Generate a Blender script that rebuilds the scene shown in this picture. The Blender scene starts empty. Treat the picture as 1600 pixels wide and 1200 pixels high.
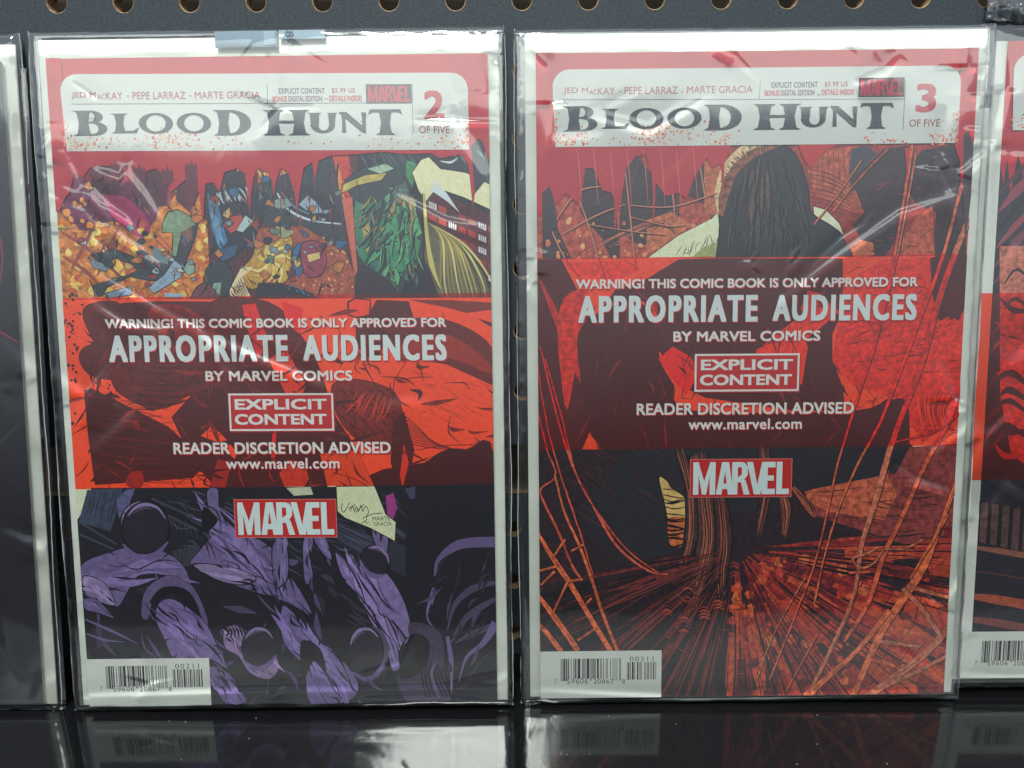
import bpy, math, random
import numpy as np
from mathutils import Matrix, Vector
S = bpy.context.scene
C = S.collection
MM = 0.001

# ------------------------------------------------------------------ camera
CAM = np.array([-0.57, -283.0, 189.63])
FPX, PITCH, ROLL = 1181.2, 0.183, -0.0062
def cam_axes():
    cp, sp, cr, sr = math.cos(PITCH), math.sin(PITCH), math.cos(ROLL), math.sin(ROLL)
    f = np.array([0, cp, -sp]); rt = np.array([1.0, 0, 0]); up = np.cross(rt, f)
    return rt*cr + up*sr, -rt*sr + up*cr, f
RT, UP, FW = cam_axes()
cd = bpy.data.cameras.new('camera'); cam = bpy.data.objects.new('camera', cd); C.objects.link(cam)
cd.sensor_width = 36; cd.lens = 36*FPX/1600; cd.clip_start = 0.01; cd.clip_end = 50
m = Matrix.Identity(4)
for i in range(3):
    m[i][0], m[i][1], m[i][2], m[i][3] = RT[i], UP[i], -FW[i], CAM[i]*MM
cam.matrix_world = m
S.camera = cam
# ------------------------------------------------------------------ world: grey shop interior, pale ceiling, dark floor
W = bpy.data.worlds.new("World"); S.world = W; W.use_nodes = True
nt = W.node_tree; N = nt.nodes; L = nt.links
tc = N.new('ShaderNodeTexCoord'); sx = N.new('ShaderNodeSeparateXYZ'); L.new(tc.outputs['Generated'], sx.inputs[0])
rp = N.new('ShaderNodeValToRGB'); L.new(sx.outputs['Z'], rp.inputs[0])
mr = N.new('ShaderNodeMapRange'); mr.inputs['From Min'].default_value = -1; L.new(sx.outputs['Z'], mr.inputs['Value']); L.new(mr.outputs[0], rp.inputs[0])
rp.color_ramp.elements[0].position = 0.44; rp.color_ramp.elements[0].color = (.07, .075, .085, 1)
rp.color_ramp.elements[1].position = 0.62; rp.color_ramp.elements[1].color = (.86, .95, 1.05, 1)
bg = N['Background']; L.new(rp.outputs[0], bg.inputs[0]); bg.inputs[1].default_value = 1.05
# ------------------------------------------------------------------ lamps: ceiling troffers of the shop
def troffer(x, y, z, w, l, power):
    d = bpy.data.lights.new('ceiling_light', 'AREA'); d.shape = 'RECTANGLE'; d.size = w; d.size_y = l
    d.energy = power; d.color = (.93, 1.0, .93)
    o = bpy.data.objects.new('ceiling_light', d); C.objects.link(o); o.location = (x, y, z); return o
troffer(-0.20, -1.9, 2.1, .62, 1.3, 218)
troffer(0, -4.5, 2.0, 7.0, 1.9, 104)
S.view_settings.view_transform = 'Standard'; S.view_settings.look = 'None'
S.view_settings.exposure = 0.0; S.view_settings.gamma = 1
S.cycles.use_denoising = True
S.cycles.transparent_max_bounces = 24; S.cycles.max_bounces = 8; S.cycles.glossy_bounces = 5
S.cycles.caustics_reflective = False; S.cycles.caustics_refractive = False

# ------------------------------------------------------------------ helpers
def lin(c):
    return tuple(((v/255)/12.92 if v/255 <= .04045 else ((v/255+.055)/1.055)**2.4) for v in c)
def nmat(name, col, rough=.5, **k):
    mt = bpy.data.materials.new(name); mt.use_nodes = True
    b = mt.node_tree.nodes['Principled BSDF']
    b.inputs['Base Color'].default_value = (*lin(col), 1); b.inputs['Roughness'].default_value = rough
    for a, v in k.items(): b.inputs[a].default_value = v
    return mt
def noise_col(mt, c1, c2, scale, detail=4, bump=0, bscale=None, dist=.0001, lo=.35, hi=.65, space='Object'):
    n = mt.node_tree.nodes; l = mt.node_tree.links; b = n['Principled BSDF']
    t = n.new('ShaderNodeTexCoord'); x = n.new('ShaderNodeTexNoise'); x.inputs['Scale'].default_value = scale
    x.inputs['Detail'].default_value = detail; l.new(t.outputs[space], x.inputs['Vector'])
    r = n.new('ShaderNodeValToRGB'); r.color_ramp.elements[0].position = lo; r.color_ramp.elements[1].position = hi
    r.color_ramp.elements[0].color = (*lin(c1), 1); r.color_ramp.elements[1].color = (*lin(c2), 1)
    l.new(x.outputs[0], r.inputs[0]); l.new(r.outputs[0], b.inputs['Base Color'])
    if bump:
        y = n.new('ShaderNodeTexNoise'); y.inputs['Scale'].default_value = bscale or scale; y.inputs['Detail'].default_value = 3
        l.new(t.outputs[space], y.inputs['Vector'])
        u = n.new('ShaderNodeBump'); u.inputs['Strength'].default_value = bump; u.inputs['Distance'].default_value = dist
        l.new(y.outputs[0], u.inputs['Height']); l.new(u.outputs[0], b.inputs['Normal'])
    return mt
def mesh_obj(name, V, F, mat, parent=None, kind=None):
    me = bpy.data.meshes.new(name); me.from_pydata(V, [], F); me.update()
    o = bpy.data.objects.new(name, me); C.objects.link(o)
    for q in (mat if isinstance(mat, (list, tuple)) else [mat]): me.materials.append(q)
    if parent: o.parent = parent
    if kind: o['kind'] = kind
    return o
def box(x0, x1, y0, y1, z0, z1):
    v = [(x0,y0,z0),(x1,y0,z0),(x1,y1,z0),(x0,y1,z0),(x0,y0,z1),(x1,y0,z1),(x1,y1,z1),(x0,y1,z1)]
    f = [(0,3,2,1),(4,5,6,7),(0,1,5,4),(1,2,6,5),(2,3,7,6),(3,0,4,7)]
    return [tuple(a*MM for a in p) for p in v], f
def thing(name, label, cat, mw, group=None):
    o = bpy.data.objects.new(name, None); C.objects.link(o); o.matrix_world = mw
    o.empty_display_size = .02; o['label'] = label; o['category'] = cat
    if group: o['group'] = group
    return o
def homog(src, dst):
    A = []
    for (x, y), (u, v) in zip(src, dst):
        A.append([x, y, 1, 0, 0, 0, -u*x, -u*y, -u]); A.append([0, 0, 0, x, y, 1, -v*x, -v*y, -v])
    h = np.linalg.svd(np.array(A, float))[2][-1].reshape(3, 3)
    def f(x, y):
        q = h @ np.array([x, y, 1.0]); return q[0]/q[2], q[1]/q[2]
    return f
def ray(px, py):
    return FW + RT*(px-800)/FPX + UP*(600-py)/FPX
def on_plane_y(px, py, Y):
    d = ray(px, py); t = (Y-CAM[1])/d[1]; return CAM + d*t

# ------------------------------------------------------------------ flat print: painter's layers of ink on a sheet
def catmull(p, closed, n=5):
    p = [np.array(q, float) for q in p]; k = len(p); out = []
    rng = range(k) if closed else range(k-1)
    for i in rng:
        if closed: a, b, c, d = p[(i-1) % k], p[i], p[(i+1) % k], p[(i+2) % k]
        else: a, b, c, d = p[max(i-1, 0)], p[i], p[i+1], p[min(i+2, k-1)]
        for j in range(n):
            t = j/n
            out.append(.5*((2*b)+(c-a)*t+(2*a-5*b+4*c-d)*t*t+(3*b-a-3*c+d)*t**3))
    if not closed: out.append(p[-1])
    return out
def clip(pts, u0, v0, u1, v1):
    for ax, lim, sg in ((0, u0, 1), (0, u1, -1), (1, v0, 1), (1, v1, -1)):
        out = []
        for i in range(len(pts)):
            a, b = pts[i-1], pts[i]
            ia, ib = (a[ax]-lim)*sg >= 0, (b[ax]-lim)*sg >= 0
            if ia != ib:
                t = (lim-a[ax])/(b[ax]-a[ax]); out.append((a[0]+(b[0]-a[0])*t, a[1]+(b[1]-a[1])*t))
            if ib: out.append(b)
        pts = out
        if len(pts) < 3: return []
    return pts
STEP = .00025
class Print:
    """coordinates are given on the proof of the cover and mapped to millimetres on the sheet"""
    def __init__(s, hm, w, h, z0=.05, rng=1):
        s.h, s.w, s.ht, s.z, s.V, s.F, s.K = hm, w, h, z0, [], [], []; s.r = random.Random(rng)
        s.cl = (0, 0, w, h)
        s.si = s.so = 0.0
    def fit(s, x0, y0, x1, y1):
        """unit box -> millimetres; the reference print leans by si, this cover's by so"""
        (u0, v1), (u1, v0) = s.h(x0, y0), s.h(x1, y1); v0 += s.si*(u1-u0)
        k = (s.si-s.so)*u0      # undo the lean of the reference print, put this sheet's own
        return lambda x, y: (u0+(u1-u0)*x, v0+(v1-v0)*y-s.so*(u1-u0)*x+k)
    def raw(s, pts, col, tex=0, step=True):
        pts = clip([tuple(q) for q in pts], *s.cl)
        if len(pts) < 3: return
        if step: s.z += STEP
        b = len(s.V); s.V += [(x*MM, -s.z*MM, y*MM) for x, y in pts]
        s.F.append(list(range(b, b+len(pts)))); s.K.append((*lin(col), tex))
    def poly(s, p, col, tex=0, sm=False, ink=0, ic=(30, 28, 34), n=4):
        if sm: p = catmull(p, True, n)
        s.raw([s.h(*q) for q in p], col, tex)
        if ink: s.line(list(p)+[p[0]], [ink, ink*.5, ink*1.2, ink*.6, ink], ic, sm=False)
    def line(s, p, w, col, sm=True, tex=0, n=4):
        if sm and len(p) > 2: p = catmull(p, False, n)
        p = [np.array(s.h(*q)) for q in p]
        if not isinstance(w, (list, tuple)): w = [w, w]
        k = len(p)
        if k < 2: return
        s.z += STEP; ws = np.interp(np.linspace(0, 1, k), np.linspace(0, 1, len(w)), w)*.125
        Lh, Rh = [], []
        for i in range(k):
            t = p[min(i+1, k-1)]-p[max(i-1, 0)]; t = t/(np.linalg.norm(t)+1e-9); nn = np.array([-t[1], t[0]])
            Lh.append(p[i]+nn*ws[i]); Rh.append(p[i]-nn*ws[i])
        for i in range(k-1):
            s.raw([Lh[i], Rh[i], Rh[i+1], Lh[i+1]], col, tex, step=False)
    def dot(s, x, y, r, col, tex=0, asp=1, ang=0, k=7):
        u, v = s.h(x, y); r *= .25; ca, sa = math.cos(ang), math.sin(ang)
        pts = []
        for i in range(k):
            a = i*2*math.pi/k; q = r*s.r.uniform(.75, 1.2); dx, dy = math.cos(a)*q*asp, math.sin(a)*q
            pts.append((u+dx*ca-dy*sa, v+dx*sa+dy*ca))
        s.raw(pts, col, tex)
    def spray(s, x, y, sx, sy, n, col, r0=.6, r1=2.4, asp=1, ang=0):
        for _ in range(n):
            s.dot(s.r.gauss(x, sx), s.r.gauss(y, sy), s.r.uniform(r0, r1), col, 0, asp, ang)
    def hatch(s, p0, p1, q0, q1, n, w, col, jit=3, taper=True):
        """n strokes from the edge p0-p1 to the edge q0-q1"""
        for i in range(n):
            t = (i+.5)/n; j = lambda: s.r.uniform(-jit, jit)
            a = (p0[0]+(p1[0]-p0[0])*t+j(), p0[1]+(p1[1]-p0[1])*t+j()); b = (q0[0]+(q1[0]-q0[0])*t+j(), q0[1]+(q1[1]-q0[1])*t+j())
            mid = ((a[0]+b[0])/2+j(), (a[1]+b[1])/2+j())
            s.line([a, mid, b], [w*.3, w*s.r.uniform(.6, 1.2), w*.15] if taper else w, col, n=3)
    def build(s, name, mat, parent, kind=None):
        me = bpy.data.meshes.new(name); me.from_pydata(s.V, [], s.F)
        ca = me.color_attributes.new('ink', 'FLOAT_COLOR', 'CORNER')
        arr = np.concatenate([np.tile(np.array(k, np.float32), (len(f), 1)) for k, f in zip(s.K, s.F)])
        ca.data.foreach_set('color', arr.ravel())
        me.materials.append(mat); o = bpy.data.objects.new(name, me); C.objects.link(o); o.parent = parent
        if kind: o['kind'] = kind
        return o
def ink_mat(name, band=None, gloss=.32):
    mt = bpy.data.materials.new(name); mt.use_nodes = True; n = mt.node_tree.nodes; l = mt.node_tree.links
    b = n['Principled BSDF']; b.inputs['Roughness'].default_value = gloss; b.inputs['Specular IOR Level'].default_value = .2
    at = n.new('ShaderNodeAttribute'); at.attribute_name = 'ink'
    t = n.new('ShaderNodeTexCoord')
    def noise(sc, det, lo, hi):
        x = n.new('ShaderNodeTexNoise'); x.inputs['Scale'].default_value = sc; x.inputs['Detail'].default_value = det
        x.inputs['Roughness'].default_value = .65
        l.new(t.outputs['Object'], x.inputs['Vector'])
        r = n.new('ShaderNodeMapRange'); r.inputs['From Min'].default_value = .36; r.inputs['From Max'].default_value = .64
        r.inputs['To Min'].default_value = lo; r.inputs['To Max'].default_value = hi; l.new(x.outputs[0], r.inputs['Value']); return r
    big = noise(430, 8, .42, 1.42); fine = noise(2600, 2, .90, 1.09)
    mx = n.new('ShaderNodeMix'); mx.data_type = 'FLOAT'; l.new(at.outputs['Alpha'], mx.inputs[0])
    mx.inputs[2].default_value = 1; l.new(big.outputs[0], mx.inputs[3])
    mu = n.new('ShaderNodeMath'); mu.operation = 'MULTIPLY'; l.new(mx.outputs[0], mu.inputs[0]); l.new(fine.outputs[0], mu.inputs[1])
    vm = n.new('ShaderNodeVectorMath'); vm.operation = 'SCALE'; l.new(at.outputs['Color'], vm.inputs[0]); l.new(mu.outputs[0], vm.inputs['Scale'])
    out = vm.outputs[0]
    if band:
        sp = n.new('ShaderNodeSeparateXYZ'); l.new(t.outputs['Object'], sp.inputs[0])
        g = n.new('ShaderNodeMath'); g.operation = 'GREATER_THAN'; l.new(sp.outputs['Z'], g.inputs[0]); g.inputs[1].default_value = band[0]*MM
        h = n.new('ShaderNodeMath'); h.operation = 'LESS_THAN'; l.new(sp.outputs['Z'], h.inputs[0]); h.inputs[1].default_value = band[1]*MM
        an = n.new('ShaderNodeMath'); an.operation = 'MULTIPLY'; l.new(g.outputs[0], an.inputs[0]); l.new(h.outputs[0], an.inputs[1])
        ma = n.new('ShaderNodeVectorMath'); ma.operation = 'MULTIPLY_ADD'; l.new(out, ma.inputs[0])
        ma.inputs[1].default_value = (1.12, .085, .022); ma.inputs[2].default_value = (.054, .013, .015)
        mi = n.new('ShaderNodeMix'); mi.data_type = 'RGBA'; l.new(an.outputs[0], mi.inputs[0]); l.new(out, mi.inputs[6]); l.new(ma.outputs[0], mi.inputs[7])
        out = mi.outputs[2]
    l.new(out, b.inputs['Base Color'])
    return mt

# ------------------------------------------------------------------ lettering
_cache = {}
def levels(V, F):
    """strokes of a letter that overlap get levels of their own, so that no two faces share a plane"""
    T = [V[f] for f in F]; lo = np.array([t.min(0) for t in T]); hi = np.array([t.max(0) for t in T]); lv = [0]*len(F); e = 1e-5
    def apart(a, b):
        for P, Q in ((a, b), (b, a)):
            c = P.mean(0)
            for i in range(len(P)):
                d = P[(i+1) % len(P)]-P[i]; n = np.array([-d[1], d[0]]); l = math.hypot(*n)
                if l < 1e-9: continue
                n = n/l
                if (c-P[i])@n > 0: n = -n
                if ((Q-P[i])@n).min() > -e: return True
        return False
    for i in range(1, len(F)):
        k = np.nonzero((lo[:i] < hi[i]-e).all(1) & (hi[:i] > lo[i]+e).all(1))[0]
        used = {lv[j] for j in k if not apart(T[i], T[j])}
        while lv[i] in used: lv[i] += 1
    return lv
def glyphs(body, space=1.0):
    key = (body, space)
    if key in _cache: return _cache[key]
    cu = bpy.data.curves.new('t', 'FONT'); cu.body = body; cu.space_character = space; cu.resolution_u = 3
    ob = bpy.data.objects.new('t', cu); C.objects.link(ob); dg = bpy.context.evaluated_depsgraph_get()
    me = bpy.data.meshes.new_from_object(ob.evaluated_get(dg))
    V = np.array([v.co[:2] for v in me.vertices]); F = [list(p.vertices) for p in me.polygons]
    bpy.data.objects.remove(ob); bpy.data.curves.remove(cu); bpy.data.meshes.remove(me)
    lv = levels(V, F); lo, hi = V.min(0), V.max(0); V = (V-lo)/(hi-lo)
    _cache[key] = (V, F, lv); return _cache[key]
def letter(pr, body, x0, y0, x1, y1, col, bold=0.0, space=1.0, glyph=None):
    """fit the line of type to the rectangle whose top left is (x0, y0) and bottom right (x1, y1) on the proof;
    bold spreads the strokes by that many millimetres, by overprinting"""
    V, F, lv = glyph or glyphs(body, space); f_ = pr.fit(x0, y0, x1, y1)
    dx, dy = bold if isinstance(bold, tuple) else (bold, bold*.7)
    a, b_ = f_(0, 0), f_(1, 1); sx_, sy_ = (b_[0]-a[0]-2*dx)/(b_[0]-a[0]), (b_[1]-a[1]-2*dy)/(b_[1]-a[1])
    sh = [(i, j) for i in (-1, 0, 1) for j in (-1, 0, 1)] if dx > 0 else [(0, 0)]
    if dx > .3: sh += [(i, j) for i in (-.5, .5) for j in (-1, 1)]
    for i, j in sh:
        pr.z += .0015
        for f, l in zip(F, lv):
            b = len(pr.V)
            for k in f:
                u, v = f_(.5+(V[k][0]-.5)*sx_, .5+(V[k][1]-.5)*sy_); pr.V.append(((u+i*dx)*MM, -(pr.z+l*.0008)*MM, (v+j*dy)*MM))
            pr.F.append(list(range(b, b+len(f)))); pr.K.append((*lin(col), 0))
        pr.z += max(lv)*.0008
def shapes(pr, items, x0, y0, x1, y1, col):
    """hand-drawn letters: polygons in a unit box"""
    f_ = pr.fit(x0, y0, x1, y1)
    for p in items: pr.z += .0015; pr.raw([f_(x, y) for x, y in p], col)
def offset_items(items, dx, sx): return [[(dx+x*sx, y) for x, y in p] for p in items]
def ring(cx, cy, rx, ry, ix, iy, k=28, rot=0.0):
    out = []
    for i in range(k):
        a, b = i*2*math.pi/k, (i+1)*2*math.pi/k
        P = lambda q, rx, ry, r: (cx+rx*math.cos(q)*math.cos(r)-ry*math.sin(q)*math.sin(r), cy+rx*math.cos(q)*math.sin(r)+ry*math.sin(q)*math.cos(r))
        out.append([P(a, rx, ry, 0), P(b, rx, ry, 0), P(b, ix, iy, rot), P(a, ix, iy, rot)])
    return out
def stem(x, y0, y1, w, fl=.5):
    f = w*fl; m = (y0+y1)/2; h = (y1-y0)
    L_ = [(x-w/2-f, y0), (x-w/2-f*.2, y0+h*.08), (x-w/2+f*.12, m), (x-w/2-f*.2, y1-h*.08), (x-w/2-f, y1)]
    return L_+[(2*x-a, b) for a, b in reversed(L_)]
def bowl(x0, yc, rx, ry, w, t, k=14):
    o = []
    for i in range(k):
        a, b = -math.pi/2+i*math.pi/k, -math.pi/2+(i+1)*math.pi/k
        o.append([(x0+rx*math.cos(a), yc+ry*math.sin(a)), (x0+rx*math.cos(b), yc+ry*math.sin(b)),
                  (x0+(rx-w)*math.cos(b), yc+(ry-t)*math.sin(b)), (x0+(rx-w)*math.cos(a), yc+(ry-t)*math.sin(a))])
    return o
def title_shapes():
    """flared roman capitals, first letters tall; x runs 0..1 over the two words"""
    T, s = [], 1/517.0     # 517 units wide, heights in 0..1
    X = lambda L0, its: T.extend([[(L0*s+x*s, y) for x, y in p] for p in its])
    # B 0-52
    X(0, [stem(17, 0, 1, 17, .55), [(17, .93), (30, .93), (30, 1), (10, 1)], [(17, .5), (32, .5), (32, .57), (17, .57)], [(10, 0), (32, 0), (32, .07), (17, .07)]]
      + bowl(29, .75, 19, .25, 13, .075) + bowl(31, .285, 23, .285, 14, .08))
    # L
    X(62, [stem(12, .1, .88, 13, .6), [(6, .1), (38, .1), (42, .33), (33, .2), (14, .19)]])
    X(104, ring(27, .49, 27, .41, 15.5, .33, rot=0)); X(164, ring(27, .49, 27, .41, 15.5, .33))
    # D
    X(222, [stem(16, 0, 1, 16, .55), [(16, .92), (28, .92), (28, 1), (4, 1)], [(4, 0), (28, 0), (28, .08), (16, .08)]] + bowl(27, .5, 32, .5, 17, .085, 18))
    # H
    X(305, [stem(12, 0, 1, 17, .55), stem(52, 0, 1, 17, .55), [(12, .47), (52, .47), (52, .57), (12, .57)]])
    # U
    X(373, [[(1, .87), (16, .87), (15, .40), (2, .45)], [(30, .87), (42, .87), (40, .40), (31, .40)], [(-3, .87), (20, .87), (16, .82), (2, .82)], [(28, .87), (45, .87), (42, .82), (31, .82)]])
    for i in range(14):
        a, b = math.pi+i*math.pi/14, math.pi+(i+1)*math.pi/14
        T.append([((373+21+19.5*math.cos(a))*s, .42+.34*math.sin(a)), ((373+21+19.5*math.cos(b))*s, .42+.34*math.sin(b)),
                  ((373+22.5+8.5*math.cos(b))*s, .42+.25*math.sin(b)), ((373+22.5+8.5*math.cos(a))*s, .42+.25*math.sin(a))])
    # N
    X(422, [[(2, .1), (9, .1), (8, .5), (8, .8), (2, .8), (3, .5)], [(-3, .9), (10, .9), (40, .24), (40, .06), (34, .1), (4, .74)], [(33, .88), (41, .88), (40, .5), (40, .06), (34, .2), (35, .5)]])
    # T
    X(466, [stem(27, 0, .95, 16, .5), [(0, .8), (3, 1), (51, 1), (54, .8), (47, .9), (7, .9)]])
    return T
TITLE = title_shapes()
def logo_shapes():
    U = 1/150.0; T = []
    X = lambda a, its: T.extend([[((a+x)*U, y) for x, y in p] for p in its])
    X(0, [[(0, 0), (8.5, 0), (8.5, .6), (9, 1), (0, 1)], [(26, 0), (35, 0), (35, 1), (26, 1)], [(8, 1), (8.5, .62), (14, 0), (17.4, 0), (17.4, .42)], [(26.8, 1), (26.3, .62), (20.6, 0), (17.4, 0), (17.4, .42)], [(0, 1), (8, 1), (8.5, .8), (0, .8)]])
    X(36, [[(0, 0), (9, 0), (16, 1), (9, 1)], [(28, 0), (19, 0), (12, 1), (20, 1)], [(6, .17), (22, .17), (21, .34), (8, .34)]])
    X(61, [[(0, 0), (9, 0), (9, 1), (0, 1)], [(9, 1), (9, .84), (15, .84), (20, .97), (15, 1)], [(15, .84), (15.5, .62), (24.5, .6), (25, .84), (20, .97)],
           [(9, .52), (9, .37), (17, .38), (24.5, .6), (15.5, .62)], [(9, .4), (14, .4), (19, 0), (28.5, 0), (21.5, .44), (17, .45)]])
    X(84, [[(0, 1), (9.5, 1), (17, .3), (17, 0), (12, 0)], [(17, .3), (24, 1), (33, 1), (22, 0), (17, 0)]])
    X(107, [[(1, 0), (10, 0), (10, 1), (9, 1), (1, .62)], [(10, 0), (22, 0), (22, .17), (10, .17)], [(10, .42), (20, .42), (20, .58), (10, .58)], [(10, .83), (22, .83), (22, 1), (10, 1)]])
    X(131, [[(0, 0), (9, 0), (9, 1), (0, 1)], [(9, 0), (20, 0), (20, .17), (9, .17)]])
    return T
LOGO = logo_shapes()
# retail barcode
LC = ['0001101','0011001','0010011','0111101','0100011','0110001','0101111','0111011','0110111','0001011']
def upc(d):
    Rr = lambda c: ''.join('1' if q == '0' else '0' for q in LC[c])
    return '101'+''.join(LC[int(c)] for c in d[:6])+'01010'+''.join(Rr(int(c)) for c in d[6:])+'101'
def ean5(d):
    chk = (3*(int(d[0])+int(d[2])+int(d[4]))+9*(int(d[1])+int(d[3]))) % 10
    par = ['GGLLL','GLGLL','GLLGL','GLLLG','LGGLL','LLGGL','LLLGG','LGLGL','LGLLG','LLGLG'][chk]
    G = lambda c: ''.join('1' if q == '0' else '0' for q in LC[c])[::-1]
    return '1011'+'01'.join((LC[int(c)] if p == 'L' else G(int(c))) for c, p in zip(d, par))
def bars(pr, code, x0, y0, x1, y1, col=(34, 34, 38), guards=None, gy=0):
    (u0, v1), (u1, v0) = pr.h(x0, y0), pr.h(x1, y1); n = len(code); i = 0
    while i < n:
        if code[i] == '1':
            j = i
            while j < n and code[j] == '1': j += 1
            lo = v0-gy if guards and any(a <= i < b for a, b in guards) else v0
            a, b = u0+(u1-u0)*i/n, u0+(u1-u0)*j/n
            pr.raw([(a, lo), (b, lo), (b, v1), (a, v1)], col, step=False); i = j
        else: i += 1
    pr.z += STEP

# ------------------------------------------------------------------ materials
M_black_board = noise_col(nmat('painted_hardboard', (34, 40, 47), .7, **{'Specular IOR Level': .3}), (25, 31, 37), (36, 43, 50), 900, 8, .55, 1500, .00014)
M_raw = noise_col(nmat('raw_hardboard', (150, 118, 84), .85), (84, 64, 46), (140, 112, 80), 700, 5, .3)
M_void = nmat('dark_void', (14, 13, 13), .9)
M_wall = noise_col(nmat('wall_paint', (150, 130, 105), .8), (120, 104, 84), (150, 132, 108), 60, 3)
def shelf_mat():
    mt = nmat('black_gloss', (13, 13, 15), .06)
    n = mt.node_tree.nodes; l = mt.node_tree.links; b = n['Principled BSDF']; b.inputs['Specular IOR Level'].default_value = .55
    t = n.new('ShaderNodeTexCoord')
    a = n.new('ShaderNodeTexNoise'); a.inputs['Scale'].default_value = 420; a.inputs['Detail'].default_value = 2
    l.new(t.outputs['Object'], a.inputs['Vector'])
    u = n.new('ShaderNodeBump'); u.inputs['Strength'].default_value = .35; u.inputs['Distance'].default_value = .00004
    l.new(a.outputs[0], u.inputs['Height']); l.new(u.outputs[0], b.inputs['Normal'])
    # dust specks and faint wipe marks
    v = n.new('ShaderNodeTexVoronoi'); v.inputs['Scale'].default_value = 170; l.new(t.outputs['Object'], v.inputs['Vector'])
    w = n.new('ShaderNodeTexNoise'); w.inputs['Scale'].default_value = 90; l.new(t.outputs['Object'], w.inputs['Vector'])
    c = n.new('ShaderNodeMath'); c.operation = 'LESS_THAN'; l.new(v.outputs['Distance'], c.inputs[0]); c.inputs[1].default_value = .06
    d = n.new('ShaderNodeMath'); d.operation = 'GREATER_THAN'; l.new(w.outputs[0], d.inputs[0]); d.inputs[1].default_value = .55
    e = n.new('ShaderNodeMath'); e.operation = 'MULTIPLY'; l.new(c.outputs[0], e.inputs[0]); l.new(d.outputs[0], e.inputs[1])
    x = n.new('ShaderNodeMix'); x.data_type = 'RGBA'; l.new(e.outputs[0], x.inputs[0])
    x.inputs[6].default_value = (*lin((13, 13, 15)), 1); x.inputs[7].default_value = (.11, .11, .105, 1); l.new(x.outputs[2], b.inputs['Base Color'])
    r = n.new('ShaderNodeMapRange'); r.inputs['To Min'].default_value = .05; r.inputs['To Max'].default_value = .12; l.new(w.outputs[0], r.inputs['Value']); l.new(r.outputs[0], b.inputs['Roughness'])
    return mt
M_shelf = shelf_mat()
M_card = noise_col(nmat('backing_card', (206, 208, 197), .6), (199, 202, 191), (210, 213, 202), 40, 4, .15, 900, .00005)
M_card_old = noise_col(nmat('backing_card_grey', (196, 198, 188), .6), (178, 180, 170), (204, 205, 195), 60, 5, .15, 900, .00005)
M_paper = noise_col(nmat('cover_stock', (226, 228, 222), .4), (221, 224, 218), (230, 232, 226), 50, 3)
M_pages = noise_col(nmat('page_edges', (205, 200, 188), .8), (180, 176, 164), (215, 210, 198), 2500, 2)
def film_mat(name, bump=.14, rough=.075, strength=2.05, scale=70, dist=.0004):
    mt = bpy.data.materials.new(name); mt.use_nodes = True; n = mt.node_tree.nodes; l = mt.node_tree.links
    n.remove(n['Principled BSDF']); o = n['Material Output']
    tr = n.new('ShaderNodeBsdfTransparent'); tr.inputs[0].default_value = (.97, .975, .975, 1)
    gl = n.new('ShaderNodeBsdfGlossy'); gl.inputs['Roughness'].default_value = rough; gl.inputs[0].default_value = (1, 1, 1, 1)
    t = n.new('ShaderNodeTexCoord'); a = n.new('ShaderNodeTexNoise'); a.inputs['Scale'].default_value = scale; a.inputs['Detail'].default_value = 3
    a.inputs['Distortion'].default_value = .6
    mp = n.new('ShaderNodeMapping'); mp.inputs['Scale'].default_value = (1.4, 1, .7); l.new(t.outputs['Object'], mp.inputs[0]); l.new(mp.outputs[0], a.inputs['Vector'])
    u = n.new('ShaderNodeBump'); u.inputs['Strength'].default_value = bump; u.inputs['Distance'].default_value = dist
    l.new(a.outputs[0], u.inputs['Height']); l.new(u.outputs[0], gl.inputs['Normal'])
    f = n.new('ShaderNodeFresnel'); f.inputs['IOR'].default_value = 1.5; l.new(u.outputs[0], f.inputs['Normal'])
    q = n.new('ShaderNodeMath'); q.operation = 'MULTIPLY'; q.use_clamp = True; l.new(f.outputs[0], q.inputs[0]); q.inputs[1].default_value = strength
    mx = n.new('ShaderNodeMixShader'); l.new(q.outputs[0], mx.inputs[0]); l.new(tr.outputs[0], mx.inputs[1]); l.new(gl.outputs[0], mx.inputs[2])
    l.new(mx.outputs[0], o.inputs['Surface']); return mt
M_film = film_mat('clear_film')
M_film_loose = film_mat('crinkled_film', .9, .07, 2.2, 120, .003)
M_seam = nmat('welded_film', (190, 198, 200), .12, **{'Alpha': .35, 'Specular IOR Level': .8})

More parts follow.
